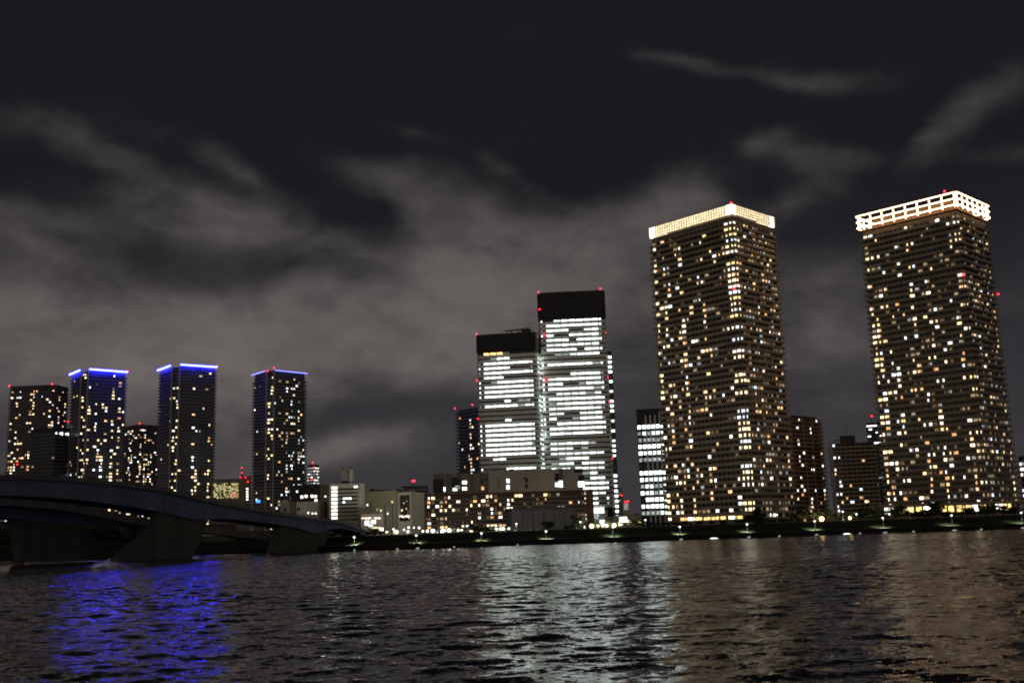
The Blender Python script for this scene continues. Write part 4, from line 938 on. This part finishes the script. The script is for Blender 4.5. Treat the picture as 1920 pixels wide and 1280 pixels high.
for px, py, r_, m, lab in ((1110, 988.5, 1.05, E_LAMPW, 'very bright floodlight at the foot of the tallest office tower'), (1131, 984.5, .7, E_LAMPW, 'left of two close floodlights below the office tower'), (1138, 987.5, .7, E_LAMPW, 'right of two close floodlights below the office tower'),
                           (1152, 986, 1.0, E_LAMPW, 'very bright floodlight behind a park lamp below the office tower'), (1122, 992, .5, E_LAMPW, 'small low floodlight below the office tower'),
                           (1541.5, 975, 1.25, E_SOD, 'large orange sodium floodlight on the bank between the two tall towers'), (1594.5, 973.5, .8, E_SOD, 'smaller orange sodium floodlight on the bank before the brown slab'),
                           (1607.5, 963.5, .4, E_LAMP, 'tiny white light among trees before the brown slab'), (1669, 963.5, .4, E_LAMP, 'tiny white light among trees before the ring-crowned tower')):
    globe(lab, px, py, 36, r_*.85, m, 5000*r_*r_, (1, .72, .42) if m is E_SOD else (1, .9, .7), 'floodlights on the bank', 'floodlight')
# low lights at the water line
def water_lamp(px, w, label):
    w *= .8
    P = at_shore(px, -.12, .28); r = thing('quay_light', label, 'quay light', tuple(P), 'lights along the water line')
    p = MB(); p.box((0, .12, .36), (w*1.05, .34, .14), MT['steel_grey']); link('housing', p.mesh('housing'), r)
    p = MB(); n_ = 9; pts = [(-w/2+w*k/(n_-1), 0, (.2)*math.sin(math.pi*k/(n_-1))**.7) for k in range(n_)]
    gl = E_LAMP if w > 3 else E_GLINT
    p.face([(w/2, -.1, -.05)]+[(x, -.1, z) for x, y, z in reversed(pts)]+[(-w/2, -.1, -.05)], gl); p.face([(-w/2, -.1, -.05), (w/2, -.1, -.05), (w/2, .1, -.05), (-w/2, .1, -.05)], MT['steel_grey']); link('lens', p.mesh('lens'), r)
for px, w, lab in ((1337, 4.4, 'widest white quay light at the water line below the podium'), (1586, 4.2, 'wide white quay light at the water line below the brown slab'), (1788, 2.6, 'white quay light below the middle of the ring-crowned tower'), (1658, 2.4, 'white quay light below the left edge of the ring-crowned tower'),
                   (1276, 1.8, 'small quay light below the left end of the podium'), (1403, 1.6, 'small quay light below the right end of the podium'), (1460, 1.4, 'small quay light right of the podium'), (1530, 1.8, 'small quay light below the orange floodlight'),
                   (1611, 1.3, 'tiny quay light just right of the wide one below the slab'), (1711, 1.5, 'small quay light left of centre below the ring-crowned tower'), (1838, 1.3, 'tiny quay light right of centre below the ring-crowned tower'), (1916, 2.2, 'quay light at the right edge of the picture'),
                   (783, 1.7, 'quay light below the cream framed building'), (745, 1.1, 'tiny quay light below the olive box building'), (851, 1.1, 'tiny quay light below the long apartment block'), (970, .9, 'faint quay light below the grey shed'), (665, 1.2, 'quay light at the bridge end')):
    water_lamp(px, w, lab)

# ------------------------------------------------------------------ trees
def crown_mesh(seed, kind, m):
    r = random.Random(seed); q = MB(); cl = []
    for _ in range(16 if kind != 'cone' else 20):
        if kind == 'cone':
            z = r.uniform(.12, 1); rad = .34*(1-z)+.05; a = r.uniform(0, 6.28); cl.append((math.cos(a)*rad*.7, math.sin(a)*rad*.7, z, rad*.75))
        else:
            a = r.uniform(0, 6.28); d = r.uniform(.05, .34); z = r.uniform(.24, .86); cl.append((math.cos(a)*d, math.sin(a)*d, z, r.uniform(.10, .19)))
    for x, y, z, rr in cl:
        for _ in range(80):
            v = Vector((r.gauss(0, 1), r.gauss(0, 1), r.gauss(0, .8))).normalized()*rr*r.uniform(.55, 1.1); c = Vector((x, y, z))+v
            s = r.uniform(.028, .052); n = Vector((r.gauss(0, 1), r.gauss(0, 1), r.gauss(0, 1))).normalized(); a_ = n.orthogonal().normalized()*s; b_ = n.cross(a_).normalized()*s*.7
            q.face([c-a_, c+b_, c+a_, c-b_], m)
    return q.mesh('crown')
def trunk_mesh(seed, kind):
    r = random.Random(seed); q = MB(); q.tube((0, 0, -.06), (0, 0, .45), .028, MT['bark'], 7, .018); q.tube((0, 0, .45), (r.uniform(-.03, .03), .02, .8), .018, MT['bark'], 6, .007)
    for k in range(5): a = k*1.3+r.random(); z = .3+.08*k; q.tube((0, 0, z), (math.cos(a)*.22, math.sin(a)*.22, z+.2), .012, MT['bark'], 5, .004)
    return q.mesh('trunk')
CRN = {}
for i in range(5): CRN[('round', i)] = (crown_mesh(40+i, 'round', MT['leaf']), trunk_mesh(60+i, 'round'))
for i in range(3): CRN[('light', i)] = (crown_mesh(80+i, 'round', MT['leaf_lit']), trunk_mesh(90+i, 'round'))
for i in range(2): CRN[('cone', i)] = (crown_mesh(70+i, 'cone', MT['leaf']), trunk_mesh(66+i, 'cone'))
def tree(px, ytop, wpx_, kind, off, label, group):
    P = at_shore(px, off, LAND_Z if off > 55 else bank_z(off)); h = max(2.0, at(px, ytop, P.y).z-P.z); w = wpx_/2000*P.y*1.22
    r = thing('tree' if wpx_ > 6 else 'shrub', label, 'tree', tuple(P), group, rnd.uniform(0, 6.28)); k = rnd.choice([k for k in CRN if k[0] == kind]); sc = (w/.82 if kind != 'cone' else w/.68)
    for nm, me in zip(('crown', 'trunk'), CRN[k]): o = link(nm, me, r); o.scale = (sc, sc, h)
ORD = ['first', 'second', 'third', 'fourth', 'fifth', 'sixth', 'seventh', 'eighth', 'ninth', 'tenth', 'eleventh', 'twelfth']
STRETCH = [
 ('under the bridge', 'tall dark tree', 'trees under the bridge', 40, [(8, 985, 44, 'round'), (60, 990, 36, 'round'), (165, 982, 44, 'round'), (205, 985, 46, 'round'), (248, 986, 40, 'round'), (402, 990, 40, 'round'), (440, 1000, 34, 'round'), (480, 1003, 32, 'round'), (625, 1000, 26, 'round')]),
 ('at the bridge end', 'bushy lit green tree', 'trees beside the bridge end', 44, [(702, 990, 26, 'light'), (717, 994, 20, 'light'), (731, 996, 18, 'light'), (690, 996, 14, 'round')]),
 ('before the long apartment block', 'small dark tree', 'trees before the long apartments', 44, [(811, 990, 20, 'round'), (870, 986, 22, 'round'), (889, 983, 24, 'round'), (908, 988, 20, 'round'), (921, 985, 24, 'round'), (852, 991, 18, 'round'), (946, 989, 14, 'round')]),
 ('before the grey shed', 'dark tree', 'trees before the grey shed', 42, [(1027, 976, 22, 'round'), (1068, 985, 20, 'round'), (1084, 962, 26, 'round')]),
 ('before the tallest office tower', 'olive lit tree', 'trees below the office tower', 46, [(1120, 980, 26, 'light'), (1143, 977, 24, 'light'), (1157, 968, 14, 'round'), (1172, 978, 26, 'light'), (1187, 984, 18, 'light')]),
 ('along the podium wall', 'dark bushy tree', 'trees along the podium wall', 46, [(1197, 972, 34, 'round'), (1220, 978, 24, 'round'), (1243, 979, 28, 'round'), (1265, 978, 26, 'round'), (1288, 979, 20, 'round'), (1312, 981, 18, 'round'), (1334, 981, 16, 'round'), (1360, 980, 18, 'round'), (1385, 980, 18, 'round'), (1405, 965, 22, 'round')]),
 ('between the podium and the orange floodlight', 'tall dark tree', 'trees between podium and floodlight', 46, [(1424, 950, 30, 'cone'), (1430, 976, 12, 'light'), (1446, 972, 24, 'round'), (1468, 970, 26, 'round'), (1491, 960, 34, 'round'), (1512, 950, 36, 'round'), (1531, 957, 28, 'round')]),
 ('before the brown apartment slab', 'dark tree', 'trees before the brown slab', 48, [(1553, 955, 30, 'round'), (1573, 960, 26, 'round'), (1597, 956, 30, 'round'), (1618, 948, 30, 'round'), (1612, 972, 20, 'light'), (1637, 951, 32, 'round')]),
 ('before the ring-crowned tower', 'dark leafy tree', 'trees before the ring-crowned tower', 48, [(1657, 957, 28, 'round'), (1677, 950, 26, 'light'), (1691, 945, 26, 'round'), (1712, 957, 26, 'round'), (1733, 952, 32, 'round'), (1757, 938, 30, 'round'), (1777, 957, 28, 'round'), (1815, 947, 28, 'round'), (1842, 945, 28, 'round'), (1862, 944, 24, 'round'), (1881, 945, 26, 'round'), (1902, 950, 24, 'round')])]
for where, look, grp, off, lst in STRETCH:
    lst = sorted(lst)
    for k, (px, y, w, kind) in enumerate(lst):
        lk_ = {'cone': 'tall conical dark conifer', 'light': 'olive green lit tree'}.get(kind, look)
        tree(px, y, w, kind, off+rnd.uniform(-2, 5), f'{lk_} {where}, {ORD[k]} from the bridge side', grp)
